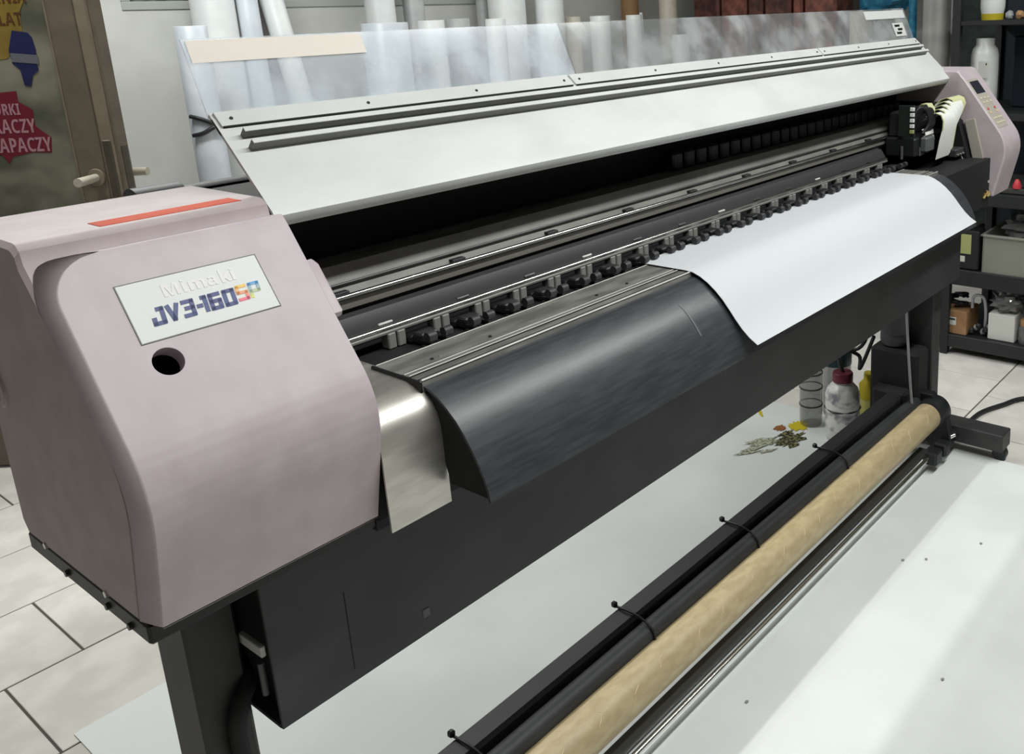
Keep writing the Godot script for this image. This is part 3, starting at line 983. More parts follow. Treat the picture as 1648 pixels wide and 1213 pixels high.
func build_inside(p: Node3D) -> void:
	var x0 := 0.525
	var x1 := 2.585
	var st = begin()
	box(st, Vector3(x0, 0.78, -1.17), Vector3(x1, 1.135, -1.15), 0.0)
	part(p, "back_plate", st, M.inner_black)
	st = begin()
	box(st, Vector3(x0, 1.118, -1.17), Vector3(x1, 1.135, -1.02), 0.0)
	part(p, "added_top_plate", st, M.inner_black)  # unseen plate, added to keep ceiling light out of the inside
	st = begin()
	box(st, Vector3(x0, 0.76, -1.15), Vector3(x1, 0.895, -0.86), 0.0)
	part(p, "chassis", st, M.inner_black)
	# carriage beam with a sloping grey front
	st = begin()
	extx(st, [1.021, -1.12, 1.021, -1.07, 0.983, -1.05, 0.983, -1.046, 0.965, -1.046, 0.955, -1.055, 0.955, -1.12], x0, x1)
	part(p, "carriage_beam", st, M.beam, "grey carriage beam")
	st = begin()
	box(st, Vector3(x0, 0.9655, -1.0475), Vector3(x1, 0.979, -1.0445), 0.001)
	part(p, "beam_strip", st, M.beam_strip)
	st = begin()
	cyl(st, Vector3(x0, 0.9835, -1.043), Vector3(x1, 0.9835, -1.043), 0.0042, 0.0042, 14)
	part(p, "upper_rail", st, M.chrome, "bright steel rail")
	st = begin()
	cyl(st, Vector3(x0, 0.9985, -1.054), Vector3(x1, 0.9985, -1.054), 0.002, 0.002, 8)
	part(p, "upper_rail", st, M.steel_dark)
	for i in 10:
		var x := 0.633 + 0.194 * i
		st = begin()
		box(st, Vector3(x - 0.012, 0.983, -1.056), Vector3(x + 0.012, 0.9905, -1.044), 0.001)
		part(p, "rail_clip", st, M.black)
	# comb of the cable guide, in the dark above the beam
	for i in 26:
		var x := 1.42 + 0.042 * i
		st = begin()
		box(st, Vector3(x, 1.022, -1.118), Vector3(x + 0.032, 1.058, -1.1), 0.004)
		part(p, "cable_chain_link", st, M.black)
	# dark bar and lower rail above the pinch rollers
	st = begin()
	extx(st, [0.966, -1.03, 0.964, -1.018, 0.946, -1.006, 0.936, -1.006, 0.93, -1.03], x0, 2.2, 0.001)
	part(p, "pressure_bar", st, M.bar_dark)
	st = begin()
	cyl(st, Vector3(x0 + 0.01, 0.9405, -1.0), Vector3(2.19, 0.9405, -1.0), 0.0045, 0.0045, 14)
	part(p, "lower_rail", st, M.chrome, "bright steel rail")
	st = begin()
	box(st, Vector3(x0 + 0.01, 0.9335, -1.0), Vector3(2.19, 0.938, -0.9945), 0.001)
	part(p, "rail_lip", st, M.beam)
	for i in 12:
		var x := 0.655 + 0.13 * i
		st = begin()
		box(st, Vector3(x, 0.9445, -1.009), Vector3(x + 0.022, 0.9475, -1.0045), 0.0008)
		part(p, "spring_clip", st, M.roller_pale if i % 3 == 0 else M.steel_dark)
	# left end bracket
	st = begin()
	box(st, Vector3(0.556, 0.905, -1.0), Vector3(0.606, 0.934, -0.985), 0.002)
	part(p, "end_bracket", st, M.bar_dark)
	# pinch rollers: two grey blocks, dark arms and a pair of rollers each
	for i in 21:
		var x := 0.671 + 0.0735 * i
		for s in [-0.0115, 0.0035]:
			st = begin()
			box(st, Vector3(x + s, 0.9125, -1.01), Vector3(x + s + 0.0125, 0.9345, -0.9935), 0.0015)
			part(p, "pinch_block", st, M.block)
		st = begin()
		box(st, Vector3(x + 0.017, 0.914, -1.004), Vector3(x + 0.058, 0.924, -0.985), 0.002)
		box(st, Vector3(x + 0.02, 0.915, -0.988), Vector3(x + 0.025, 0.922, -0.952), 0.001)
		box(st, Vector3(x + 0.044, 0.915, -0.988), Vector3(x + 0.049, 0.922, -0.952), 0.001)
		box(st, Vector3(x + 0.02, 0.921, -0.985), Vector3(x + 0.049, 0.929, -0.966), 0.002)
		part(p, "pinch_arm", st, M.black)
		for s in [0.014, 0.04]:
			st = begin()
			cyl(st, Vector3(x + s, 0.9305, -0.947), Vector3(x + s + 0.0125, 0.9305, -0.947), 0.0068, 0.0068, 12)
			part(p, "pinch_roller", st, M.bar_dark)
	st = begin()
	box(st, Vector3(0.602, 0.895, -1.03), Vector3(2.172, 0.912, -0.942), 0.0)
	part(p, "roller_trough", st, M.black_matt)
	for i in 9:
		for s in [0.0, 0.028]:
			var x: float = 0.664 + 0.0735 * i + s
			st = begin()
			box(st, Vector3(x, 0.911, -0.955), Vector3(x + 0.012 + 0.006 * ((i + int(s * 100)) % 2), 0.9165, -0.944), 0.0008)
			part(p, "roller_window", st, M.roller_pale)
	# platen
	st = begin()
	extx(st, [0.9205, -0.942, 0.9205, -0.852, 0.912, -0.849, 0.905, -0.849, 0.9, -0.86, 0.9, -0.942], 0.601, 2.172, 0.0012)
	var pl := part(p, "platen", st, M.platen, "flat grey metal platen")
	for z in [-0.941, -0.8855, -0.8765]:
		st = begin()
		box(st, Vector3(0.602, 0.9203, z - 0.0011), Vector3(2.171, 0.9218, z + 0.0011), 0.0006)
		part(pl, "platen_rib", st, M.platen_edge)
	st = begin()
	box(st, Vector3(0.601, 0.9195, -0.8545), Vector3(2.172, 0.9225, -0.8505), 0.0012)
	part(pl, "platen_edge", st, M.platen_edge)
	for z in [-0.8735, -0.858]:
		st = begin()
		box(st, Vector3(0.602, 0.9195, z - 0.0012), Vector3(2.171, 0.9209, z + 0.0012), 0.0)
		part(pl, "platen_groove", st, M.black_matt)
	for x in [0.655, 0.667, 0.75, 0.96, 1.03]:
		st = begin()
		cyl(st, Vector3(x, 0.92, -0.9), Vector3(x, 0.9222, -0.9), 0.0028, 0.002, 10)
		part(pl, "platen_screw", st, M.screw if x != 0.667 else M.screw_bright)
	st = begin()
	box(st, Vector3(0.5975, 0.901, -0.945), Vector3(0.6015, 0.9215, -0.8495), 0.001)
	part(p, "platen_end", st, M.black)

const GUIDE := [0.9145, -0.8495, 0.913, -0.838, 0.9065, -0.825, 0.8965, -0.811, 0.884, -0.796, 0.8695, -0.7835, 0.853, -0.772, 0.837, -0.7625, 0.822, -0.7555, 0.808, -0.751, 0.794, -0.7485]

func build_front(p: Node3D) -> void:
	var st = begin()
	ext(st, sheet(GUIDE, -0.0035), along_x(0.602), 1.57)
	var g := part(p, "paper_guide", st, M.guide, "scuffed black curved paper guide")
	for x in [0.6045, 2.1665]:
		st = begin()
		var a := GUIDE.duplicate()
		a.append_array([0.794, -0.82, 0.9, -0.85])
		var q := prof(a)
		for i in q.size(): q[i] = Vector2(-0.83, 0.85) + (q[i] - Vector2(-0.83, 0.85)) * 0.955
		ext(st, q, along_x(x), 0.003)
		part(g, "guide_end", st, M.black_matt)
	# worn pale scratch across the guide
	st = begin()
	ext(st, sheet([0.8965, -0.8105, 0.884, -0.7955, 0.8695, -0.783, 0.853, -0.7715], 0.0002), along_x(1.045), 0.004)
	part(g, "scratch", st, M.roller)
	# silver end cover beside the left housing
	st = begin()
	ext(st, sheet([0.918, -0.98, 0.917, -0.876, 0.9135, -0.862, 0.9065, -0.8485, 0.897, -0.838, 0.885, -0.8315, 0.871, -0.8285, 0.856, -0.8275, 0.77, -0.827], -0.0025), along_x(0.5225), 0.0845)
	part(p, "silver_end_cover", st, M.silver, "bare brushed metal end cover with rounded front")
	st = begin()
	box(st, Vector3(0.523, 0.775, -0.95), Vector3(0.6, 0.87, -0.85), 0.002)
	part(p, "end_block", st, M.black_matt)
	st = begin()
	cyl(st, Vector3(0.564, 0.92, -0.932), Vector3(0.564, 0.928, -0.932), 0.0062, 0.0052, 12)
	part(p, "end_bolt", st, M.chrome)
	st = begin()
	cyl(st, Vector3(0.552, 0.92, -0.924), Vector3(0.552, 0.924, -0.924), 0.0028, 0.0026, 10)
	part(p, "end_bolt", st, M.brass)
	# apron box under the front
	st = begin()
	box(st, Vector3(0.413, 0.532, -0.935), Vector3(2.572, 0.77, -0.93), 0.001)
	var ap := part(p, "apron", st, M.apron, "long plain black apron panel")
	st = begin()
	box(st, Vector3(0.413, 0.532, -1.05), Vector3(2.572, 0.537, -0.935), 0.0)
	part(ap, "apron_floor", st, M.apron)
	for x in [0.43, 2.567]:
		st = begin()
		box(st, Vector3(x, 0.537, -1.05), Vector3(x + 0.004, 0.77, -0.935), 0.0)
		part(ap, "apron_end", st, M.black_matt)
	st = begin()
	box(st, Vector3(0.413, 0.537, -1.054), Vector3(2.572, 0.77, -1.05), 0.0)
	part(ap, "apron_back", st, M.black_matt)
	st = begin()
	box(st, Vector3(0.406, 0.632, -0.985), Vector3(0.412, 0.646, -0.936), 0.001)
	part(ap, "white_tag", st, M.white_card, "small white tag")
	st = begin()
	cyl(st, Vector3(0.41, 0.575, -0.95), Vector3(0.41, 0.618, -0.95), 0.004, 0.004, 10)
	part(ap, "pin", st, M.roller)
	st = begin()
	box(st, Vector3(0.6165, 0.5575, -0.9305), Vector3(0.6275, 0.5705, -0.9292), 0.0006)
	part(ap, "sticker_spot", st, M.roller, "small grey square plate")
	st = begin()
	box(st, Vector3(0.5105, 0.55, -0.9304), Vector3(0.5118, 0.66, -0.9297), 0.0)
	part(ap, "seam", st, M.black_matt)
	st = begin()
	box(st, Vector3(2.19, 0.76, -1.12), Vector3(2.55, 0.85, -0.9), 0.004)
	part(p, "station_base", st, M.inner_black)

# flat cable along a line, its width in x, 1.2 mm thick
func ribbon(st: SurfaceTool, pts: Array, w: float) -> void:
	var nn := []
	for i in pts.size():
		var d: Vector3 = (pts[mini(i + 1, pts.size() - 1)] - pts[maxi(i - 1, 0)]).normalized()
		nn.append(Vector3.RIGHT.cross(d).normalized())
	for i in pts.size() - 1:
		var W := Vector3(w, 0, 0)
		var h0: Vector3 = nn[i] * 0.0012
		var h1: Vector3 = nn[i + 1] * 0.0012
		quad(st, pts[i], pts[i] + W, pts[i + 1] + W, pts[i + 1], -nn[i], -nn[i], -nn[i + 1], -nn[i + 1])
		quad(st, pts[i] + h0, pts[i] + W + h0, pts[i + 1] + W + h1, pts[i + 1] + h1, nn[i], nn[i], nn[i + 1], nn[i + 1])
		flat4(st, pts[i], pts[i] + h0, pts[i + 1] + h1, pts[i + 1], Vector3.LEFT)
		flat4(st, pts[i] + W, pts[i] + W + h0, pts[i + 1] + W + h1, pts[i + 1] + W, Vector3.RIGHT)

func build_supply(p: Node3D) -> void:
	var st = begin()
	cyl(st, Vector3(0.55, 1.1, -1.26), Vector3(2.5, 1.1, -1.26), 0.028, 0.028, 20)
	part(p, "supply_roller", st, M.black)
	for x in [0.49, 2.5]:
		st = begin()
		cyl(st, Vector3(x, 1.1, -1.26), Vector3(x + 0.06, 1.1, -1.26), 0.034, 0.034, 20)
		part(p, "roller_end", st, M.black)
		st = begin()
		box(st, Vector3(x + 0.02, 1.06, -1.29), Vector3(x + 0.04, 1.09, -1.15), 0.003)
		part(p, "roller_bracket", st, M.stand)

func build_carriage(p: Node3D) -> void:
	var st = begin()
	box(st, Vector3(2.27, 0.935, -1.04), Vector3(2.5, 0.985, -0.955), 0.004)
	part(p, "carriage", st, M.black, "black print head carriage")
	st = begin()
	box(st, Vector3(2.29, 0.985, -1.04), Vector3(2.49, 1.05, -1.0), 0.004)
	part(p, "carriage_top", st, M.black)
	st = begin()
	box(st, Vector3(2.262, 0.99, -1.0), Vector3(2.268, 1.072, -0.955), 0.001)
	var board := part(p, "circuit_board", st, M.circuit)
	for i in 5:
		st = begin()
		box(st, Vector3(2.256, 1.0 + 0.0145 * i, -0.966), Vector3(2.263, 1.0095 + 0.0145 * i, -0.955), 0.0008)
		part(board, "connector", st, M.cable_white if i else M.lime)
	# coils of dark wire between the board and the ribbons
	for i in 5:
		st = begin()
		var x := 2.272 + 0.009 * i
		hose(st, [Vector3(x, 1.03, -0.97), Vector3(x + 0.015, 1.062 - 0.003 * i, -0.955), Vector3(x + 0.04, 1.055, -0.945), Vector3(x + 0.05, 1.02, -0.94), Vector3(x + 0.03, 0.995, -0.95)], 0.004, 8)
		part(p, "wire_loop", st, M.black)
	for i in 2:
		st = begin()
		ext(st, sheet([1.004 - 0.018 * i, -0.955, 1.0 - 0.018 * i, -0.946, 0.99 - 0.018 * i, -0.944, 0.985 - 0.016 * i, -0.95], 0.0012), along_x(2.31 + 0.008 * i), 0.055)
		part(p, "ribbon_fold", st, M.cable_white)
	# five white ribbon cables arching over and down, each a step further back
	for i in 5:
		var tx := 2.352 + 0.032 * i
		var bx := 2.352 + 0.018 * i
		var ty := 1.044 + 0.007 * i
		var zf := -0.915 - 0.005 * i
		var w := 0.092
		st = begin()
		ribbon(st, [Vector3(tx - 0.012, ty - 0.02, zf - 0.05), Vector3(tx - 0.005, ty - 0.004, zf - 0.035), Vector3(tx, ty, zf - 0.02), Vector3(tx + 0.004, ty - 0.006, zf - 0.006), Vector3(tx + 0.006, ty - 0.022, zf), Vector3(lerpf(tx, bx, 0.35) + 0.006, ty - 0.045, zf - 0.001), Vector3(lerpf(tx, bx, 0.75), ty - 0.075, zf - 0.006), Vector3(bx, 0.944 - 0.003 * i, zf - 0.01), Vector3(bx - 0.002, 0.92, zf - 0.014)], w)
		part(p, "ribbon_cable", st, M.cable_white if i < 4 else M.cable_yellow, "white flat ribbon cable")
		st = begin()
		ribbon(st, [Vector3(tx - 0.006, ty - 0.004, zf - 0.0345), Vector3(tx - 0.001, ty + 0.001, zf - 0.0195), Vector3(tx + 0.003, ty - 0.005, zf - 0.005), Vector3(tx + 0.005, ty - 0.022, zf + 0.001), Vector3(lerpf(tx, bx, 0.35) + 0.005, ty - 0.045, zf)], 0.006)
		part(p, "ribbon_edge", st, M.cable_yellow)
	st = begin()
	ext(st, sheet([1.055, -0.985, 1.066, -0.975, 1.066, -0.96, 1.055, -0.952, 1.04, -0.95], 0.0012), along_x(2.352), 0.034)
	part(p, "ribbon_cable", st, M.cable_yellow)
	st = begin()
	box(st, Vector3(2.3, 0.945, -0.955), Vector3(2.355, 0.985, -0.935), 0.004)
	part(p, "damper", st, M.roller)
	st = begin()
	box(st, Vector3(2.49, 0.905, -0.985), Vector3(2.575, 0.928, -0.925), 0.003)
	var cap := part(p, "ink_port", st, M.stand)
	for i in 4:
		st = begin()
		cyl(st, Vector3(2.5 + 0.02 * i, 0.912, -0.925), Vector3(2.5 + 0.02 * i, 0.912, -0.921), 0.003, 0.003, 8)
		part(cap, "port_screw", st, M.screw_bright)
	st = begin()
	box(st, Vector3(2.296, 0.936, -0.955), Vector3(2.326, 0.958, -0.952), 0.001)
	part(p, "carriage_plate", st, M.roller)
	st = begin()
	hose(st, [Vector3(2.54, 0.905, -0.93), Vector3(2.542, 0.88, -0.92), Vector3(2.54, 0.85, -0.92)], 0.002, 6)
	part(p, "ink_hose", st, M.grey_cable)
	st = begin()
	box(st, Vector3(2.257, 0.93, -0.99), Vector3(2.262, 0.965, -0.984), 0.001)
	part(p, "sensor_arm", st, M.roller)
	# brass fittings at the right front corner
	for i in 3:
		st = begin()
		cyl(st, Vector3(2.535 + 0.016 * i, 0.79 + 0.006 * (i % 2), -0.858), Vector3(2.535 + 0.016 * i, 0.8 + 0.006 * (i % 2), -0.852), 0.006, 0.005, 10)
		part(p, "fitting", st, M.brass)

func build_stand(p: Node3D) -> void:
	for q in [[0.346, 0.404], [2.5, 2.558]]:
		var st = begin()
		box(st, Vector3(q[0], 0.08, -1.058), Vector3(q[1], 0.765, -0.977), 0.004)
		part(p, "leg", st, M.stand)
		st = begin()
		box(st, Vector3(q[0] - 0.002, 0.036, -1.155), Vector3(q[1] + 0.012, 0.09, -0.752), 0.003)
		var ft := part(p, "foot", st, M.stand)
		for z in [-1.13, -0.768]:
			st = begin()
			cyl(st, Vector3(q[0] + 0.018, 0.021, z), Vector3(q[0] + 0.042, 0.021, z), 0.021, 0.021, 20)
			part(ft, "caster_wheel", st, M.black)
			st = begin()
			box(st, Vector3(q[0] + 0.012, 0.02, z - 0.016), Vector3(q[0] + 0.048, 0.037, z + 0.016), 0.003)
			part(ft, "caster_fork", st, M.stand_dark)
		st = begin()
		cyl(st, Vector3(q[0] - 0.001, 0.7, -1.0), Vector3(q[0] + 0.002, 0.7, -1.0), 0.005, 0.005, 10)
		part(p, "leg_screw", st, M.screw)
	# cross beam with a cable conduit tied to it
	var st = begin()
	box(st, Vector3(0.404, 0.17, -1.06), Vector3(2.5, 0.212, -1.012), 0.006)
	part(p, "cross_beam", st, M.stand_dark)
	st = begin()
	hose(st, [Vector3(0.41, 0.178, -0.992), Vector3(0.9, 0.179, -0.992), Vector3(1.4, 0.179, -0.992), Vector3(1.9, 0.178, -0.992), Vector3(2.42, 0.17, -0.995)], 0.021, 14)
	part(p, "conduit", st, M.apron)
	for x in [0.73, 1.13, 1.5, 1.93]:
		st = begin()
		hose(st, [Vector3(x, 0.214, -1.063), Vector3(x, 0.217, -1.03), Vector3(x + 0.002, 0.212, -0.998), Vector3(x + 0.004, 0.196, -0.974), Vector3(x + 0.004, 0.172, -0.969), Vector3(x + 0.004, 0.155, -0.985)], 0.0025, 8)
		part(p, "cable_tie", st, M.black)
		st = begin()
		box(st, Vector3(x - 0.006, 0.212, -1.07), Vector3(x + 0.005, 0.224, -1.058), 0.003)
		part(p, "tie_head", st, M.black)
	# take-up drive on the right leg
	st = begin()
	box(st, Vector3(2.41, 0.085, -1.14), Vector3(2.498, 0.33, -0.985), 0.01)
	part(p, "drive_box", st, M.black_matt)
	st = begin()
	box(st, Vector3(2.36, 0.1, -1.11), Vector3(2.41, 0.22, -1.0), 0.01)
	part(p, "drive_motor", st, M.black_matt)
	st = begin()
	lathe(st, [0.0, -0.012, 0.034, -0.012, 0.036, 0.0, 0.046, 0.004, 0.048, 0.03, 0.048, 0.062, 0.044, 0.07, 0.0, 0.07], frame_to(Vector3(2.412, 0.14, -0.95), Vector3(2.5, 0.14, -0.95)), 28)
	part(p, "tube_flange", st, M.black)
	st = begin()
	extx(st, [0.2, -1.0, 0.2, -0.95, 0.12, -0.9, 0.045, -0.885, 0.03, -0.9, 0.03, -0.95, 0.09, -1.0], 2.44, 2.47, 0.003)
	part(p, "arm_bracket", st, M.black)
	st = begin()
	cyl(st, Vector3(2.445, 0.068, -0.9), Vector3(2.465, 0.075, -0.885), 0.007, 0.006, 12)
	part(p, "bracket_bolt", st, M.chrome)
	st = begin()
	cyl(st, Vector3(2.47, 0.06, -0.9), Vector3(2.5, 0.06, -0.9), 0.016, 0.016, 16)
	part(p, "bracket_wheel", st, M.black)
	for q in [[2.33, 0.045, -0.905, 0.05], [2.39, 0.05, -0.9, 0.04]]:
		st = begin()
		box(st, Vector3(q[0], q[1] - 0.02, q[2] - 0.025), Vector3(q[0] + q[3], q[1] + 0.022, q[2] + 0.018), 0.006)
		part(p, "rod_clamp", st, M.black)
	# tension bar: dark channel with a bright rod
	st = begin()
	box(st, Vector3(0.44, 0.054, -0.948), Vector3(2.35, 0.068, -0.918), 0.002)
	part(p, "tension_channel", st, M.steel_dark)
	st = begin()
	cyl(st, Vector3(0.44, 0.05, -0.911), Vector3(2.36, 0.05, -0.911), 0.0065, 0.0065, 14)
	part(p, "tension_rod", st, M.chrome)
	st = begin()
	cyl(st, Vector3(0.44, 0.14, -0.95), Vector3(0.5, 0.14, -0.95), 0.034, 0.034, 20)
	part(p, "tube_flange", st, M.black)
	st = begin()
	box(st, Vector3(0.404, 0.085, -1.0), Vector3(0.445, 0.2, -0.92), 0.006)
	part(p, "arm_bracket", st, M.black)
	# black waste bottle hanging beside the right leg
	st = begin()
	lathe(st, [0.0, 0.0, 0.038, 0.0, 0.043, 0.012, 0.043, 0.03, 0.041, 0.034, 0.043, 0.038, 0.043, 0.14, 0.04, 0.16, 0.032, 0.175, 0.032, 0.22, 0.0, 0.22], upright(Vector3(2.455, 0.335, -1.08)), 24)
	part(p, "waste_tank", st, M.apron, "black plastic waste tank")
	st = begin()
	hose(st, [Vector3(2.34, 0.56, -1.0), Vector3(2.345, 0.45, -0.995), Vector3(2.36, 0.3, -0.99), Vector3(2.375, 0.18, -0.985)], 0.004, 8)
	part(p, "drain_hose", st, M.grey_cable)
	# dangling loom behind the left leg
	st = begin()
	hose(st, [Vector3(0.408, 0.6, -1.0), Vector3(0.402, 0.585, -0.975), Vector3(0.388, 0.57, -0.967), Vector3(0.379, 0.53, -0.968), Vector3(0.385, 0.44, -0.968), Vector3(0.41, 0.25, -0.985)], 0.01, 10)
	part(p, "cable_loom", st, M.black_matt)

func build_printer() -> void:
	var p := thing("large_format_printer", "long mauve and black wide-format printer on a black stand, white cover raised", "printer", Vector3(1.5, 0, -1.0))
	build_left_housing(p)
	build_right_housing(p)
	build_cover(p)
	build_inside(p)
	build_front(p)
	build_supply(p)
	build_carriage(p)
	build_stand(p)

func build_printer_loads() -> void:
	# white media sheet coming over the guide
	var st = begin()
	ext(st, sheet([0.9228, -0.957, 0.9228, -0.9, 0.9228, -0.862, 0.9215, -0.846, 0.9165, -0.832, 0.9085, -0.8175, 0.898, -0.8035, 0.885, -0.7895, 0.8705, -0.777, 0.856, -0.7655, 0.842, -0.753, 0.83, -0.7395, 0.8205, -0.7245], 0.0008), along_x(1.13), 0.97)
	solo("paper_sheet", st, M.paper, Vector3(1.6, 0.82, -0.8), "blank white paper sheet hanging over the printer's black guide", "paper")
	# cardboard take-up tube
	var t := thing("cardboard_tube", "long brown cardboard tube lying along the printer's stand", "tube", Vector3(1.45, 0.1, -0.95))
	st = begin()
	lathe(st, [0.036, 0.0, 0.0402, 0.0, 0.0406, 0.0008, 0.0406, 1.9092, 0.0402, 1.91, 0.036, 1.91, 0.036, 0.0], frame_to(Vector3(0.5, 0.14, -0.95), Vector3(2.41, 0.14, -0.95)), 40)
	part(t, "tube_wall", st, M.kraft)
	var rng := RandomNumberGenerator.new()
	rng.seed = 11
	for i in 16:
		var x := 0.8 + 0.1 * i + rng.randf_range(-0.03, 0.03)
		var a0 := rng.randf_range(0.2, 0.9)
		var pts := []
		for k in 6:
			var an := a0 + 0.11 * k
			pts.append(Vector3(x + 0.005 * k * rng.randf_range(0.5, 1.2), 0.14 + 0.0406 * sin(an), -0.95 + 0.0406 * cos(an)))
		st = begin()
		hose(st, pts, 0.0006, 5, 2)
		part(t, "tape_glint", st, M.tape_glint_pale)  # pale lines drawn as glints along the tape

# ------------------------------------------------------------------ rolls along the back wall
func roll(label: String, x: float, z: float, r: float, h: float, m: Material, lean := Vector3.ZERO, core := true) -> Node3D:
	var t := thing("media_roll", label, "roll", Vector3(x, 0, z), "print media rolls standing along the back wall")
	var a := Vector3(x, 0.0, z) - lean * 0.0
	var b := a + Vector3(0, h, 0) + lean
	var hh := a.distance_to(b)
	var st = begin()
	var ri := minf(r * 0.62, 0.04)
	lathe(st, [ri, 0.0, r - 0.002, 0.0, r, 0.002, r, hh - 0.002, r - 0.002, hh, ri, hh], frame_to(a, b), 32)
	part(t, "roll_body", st, m)
	if core:
		st = begin()
		lathe(st, [ri - 0.005, 0.004, ri, 0.004, ri, hh - 0.004, ri - 0.005, hh - 0.004, ri - 0.005, 0.004], frame_to(a, b), 24)
		part(t, "core", st, M.roll_kraft)
	return t

func build_rolls() -> void:
	var A := roll("bluish white roll tied with black strap, next to the open door", 1.701, -3.570, 0.0574, 1.345, M.roll_cool)
	var st = begin()
	hose(st, [Vector3(1.635, 1.018, -3.549), Vector3(1.659, 1.007, -3.518), Vector3(1.701, 0.985, -3.500), Vector3(1.743, 0.979, -3.520), Vector3(1.764, 0.976, -3.556)], 0.0078, 8)
	part(A, "strap", st, M.black)
	st = begin()
	hose(st, [Vector3(1.635, 0.946, -3.549), Vector3(1.659, 0.954, -3.518), Vector3(1.701, 0.976, -3.500), Vector3(1.743, 0.978, -3.520), Vector3(1.764, 0.975, -3.556)], 0.0078, 8)
	part(A, "strap", st, M.black)
	roll("tall thick white roll behind the strapped roll", 1.939, -3.850, 0.0840, 1.800, M.roll_white)
	roll("tall thin bluish roll beside a pinkish grey roll", 2.062, -3.766, 0.0420, 1.800, M.roll_cool, Vector3(0.0, 0, -0.050))
	roll("tall pinkish grey roll between a bluish and a leaning white roll", 2.261, -3.836, 0.0504, 1.800, M.roll_mauve, Vector3(-0.042, 0, -0.126))
	roll("bright white roll leaning sideways below the strip window", 2.324, -3.640, 0.0476, 1.620, M.roll_white, Vector3(-0.164, 0, -0.200))
	roll("tall white roll behind the thickest low roll", 2.745, -3.864, 0.0700, 1.800, M.roll_white)
	roll("thickest low white roll, wide flat top end", 2.549, -3.570, 0.1008, 1.331, M.roll_cool)
	roll("tall two-tone grey roll behind low white rolls", 2.961, -3.892, 0.0518, 1.800, M.roll_grey)
	roll("low white roll right of the thickest roll", 2.859, -3.640, 0.0616, 1.335, M.roll_white)
	roll("low pale grey roll in front of bare grey wall", 3.077, -3.710, 0.0588, 1.339, M.roll_grey)
	roll("very thin tall grey roll touching a thick white roll", 3.458, -3.948, 0.0364, 1.800, M.roll_grey)
	roll("thickest tall white roll in the row", 3.476, -3.780, 0.0994, 1.800, M.roll_white)
	roll("low slim roll with narrow end in front of the thickest tall roll", 3.137, -3.500, 0.0490, 1.332, M.roll_white)
	roll("tall clean white roll with a dark gap beside it", 3.724, -3.710, 0.0798, 1.800, M.roll_white)
	roll("low thin roll touching the tall clean white roll", 3.979, -3.780, 0.0448, 1.328, M.roll_cream)
	roll("low roll before the brownish wall, second from the clean tall roll", 4.088, -3.668, 0.0588, 1.328, M.roll_white)
	roll("tall brown cardboard core behind a low white roll", 4.662, -3.920, 0.0560, 1.800, M.roll_kraft)
	roll("low white roll in front of the brown cardboard core", 4.362, -3.640, 0.0490, 1.326, M.roll_white)
	roll("tall cream roll beside the brown mottled boards", 4.883, -3.780, 0.0602, 1.800, M.roll_cream)
	roll("shortest roll, pale and dusty, in front of the brown boards", 4.635, -3.500, 0.0574, 1.200, M.roll_white)
	st = begin()
	cyl(st, Vector3(4.5, 0, -3.67), Vector3(4.48, 1.339, -3.68), 0.011, 0.011, 10)
	solo("plastic_rod", st, M.roll_white, Vector3(4.5, 0, -3.67), "thin white rod standing between low rolls", "rod")

# ------------------------------------------------------------------ shelving and goods on the right
func board_stack() -> void:
	var z := -3.81
	var k := 0
	for w in [0.224, 0.217, 0.126, 0.21, 0.084, 0.238]:
		var st = begin()
		box(st, Vector3(5.2, 0.8, z), Vector3(5.45, 1.55 + 0.02 * (k % 3), z + w - 0.016), 0.015)
		solo("brown_bundle", st, [M.brown_dark, M.brown, M.brown_dark, M.brown_dark, M.brown, M.brown][k], Vector3(5.32, 0.8, z + w / 2), [
			"dark mottled brown bundle beside the tall cream roll", "wide reddish brown bundle with a dark edge, second from the cream roll", "narrow dark brown bundle between two wide reddish ones",
			"wide dark brown bundle beside the narrowest reddish bundle", "narrowest reddish brown bundle on the rack", "wide reddish brown bundle under the hanging blue bag"][k], "bundle", "brown bundles on the rack")
		z += w
		k += 1
	var st = begin()
	box(st, Vector3(5.15, 0.75, -3.9), Vector3(RIGHT - 0.02, 0.8, -2.6), 0.004)
	for q in [-3.89, -2.65]:
		box(st, Vector3(5.16, 0, q), Vector3(5.2, 0.75, q + 0.04), 0.002)
	solo("rack", st, M.shelf, Vector3(5.35, 0, -3.2), "low dark rack carrying brown bundles by the wall", "rack")

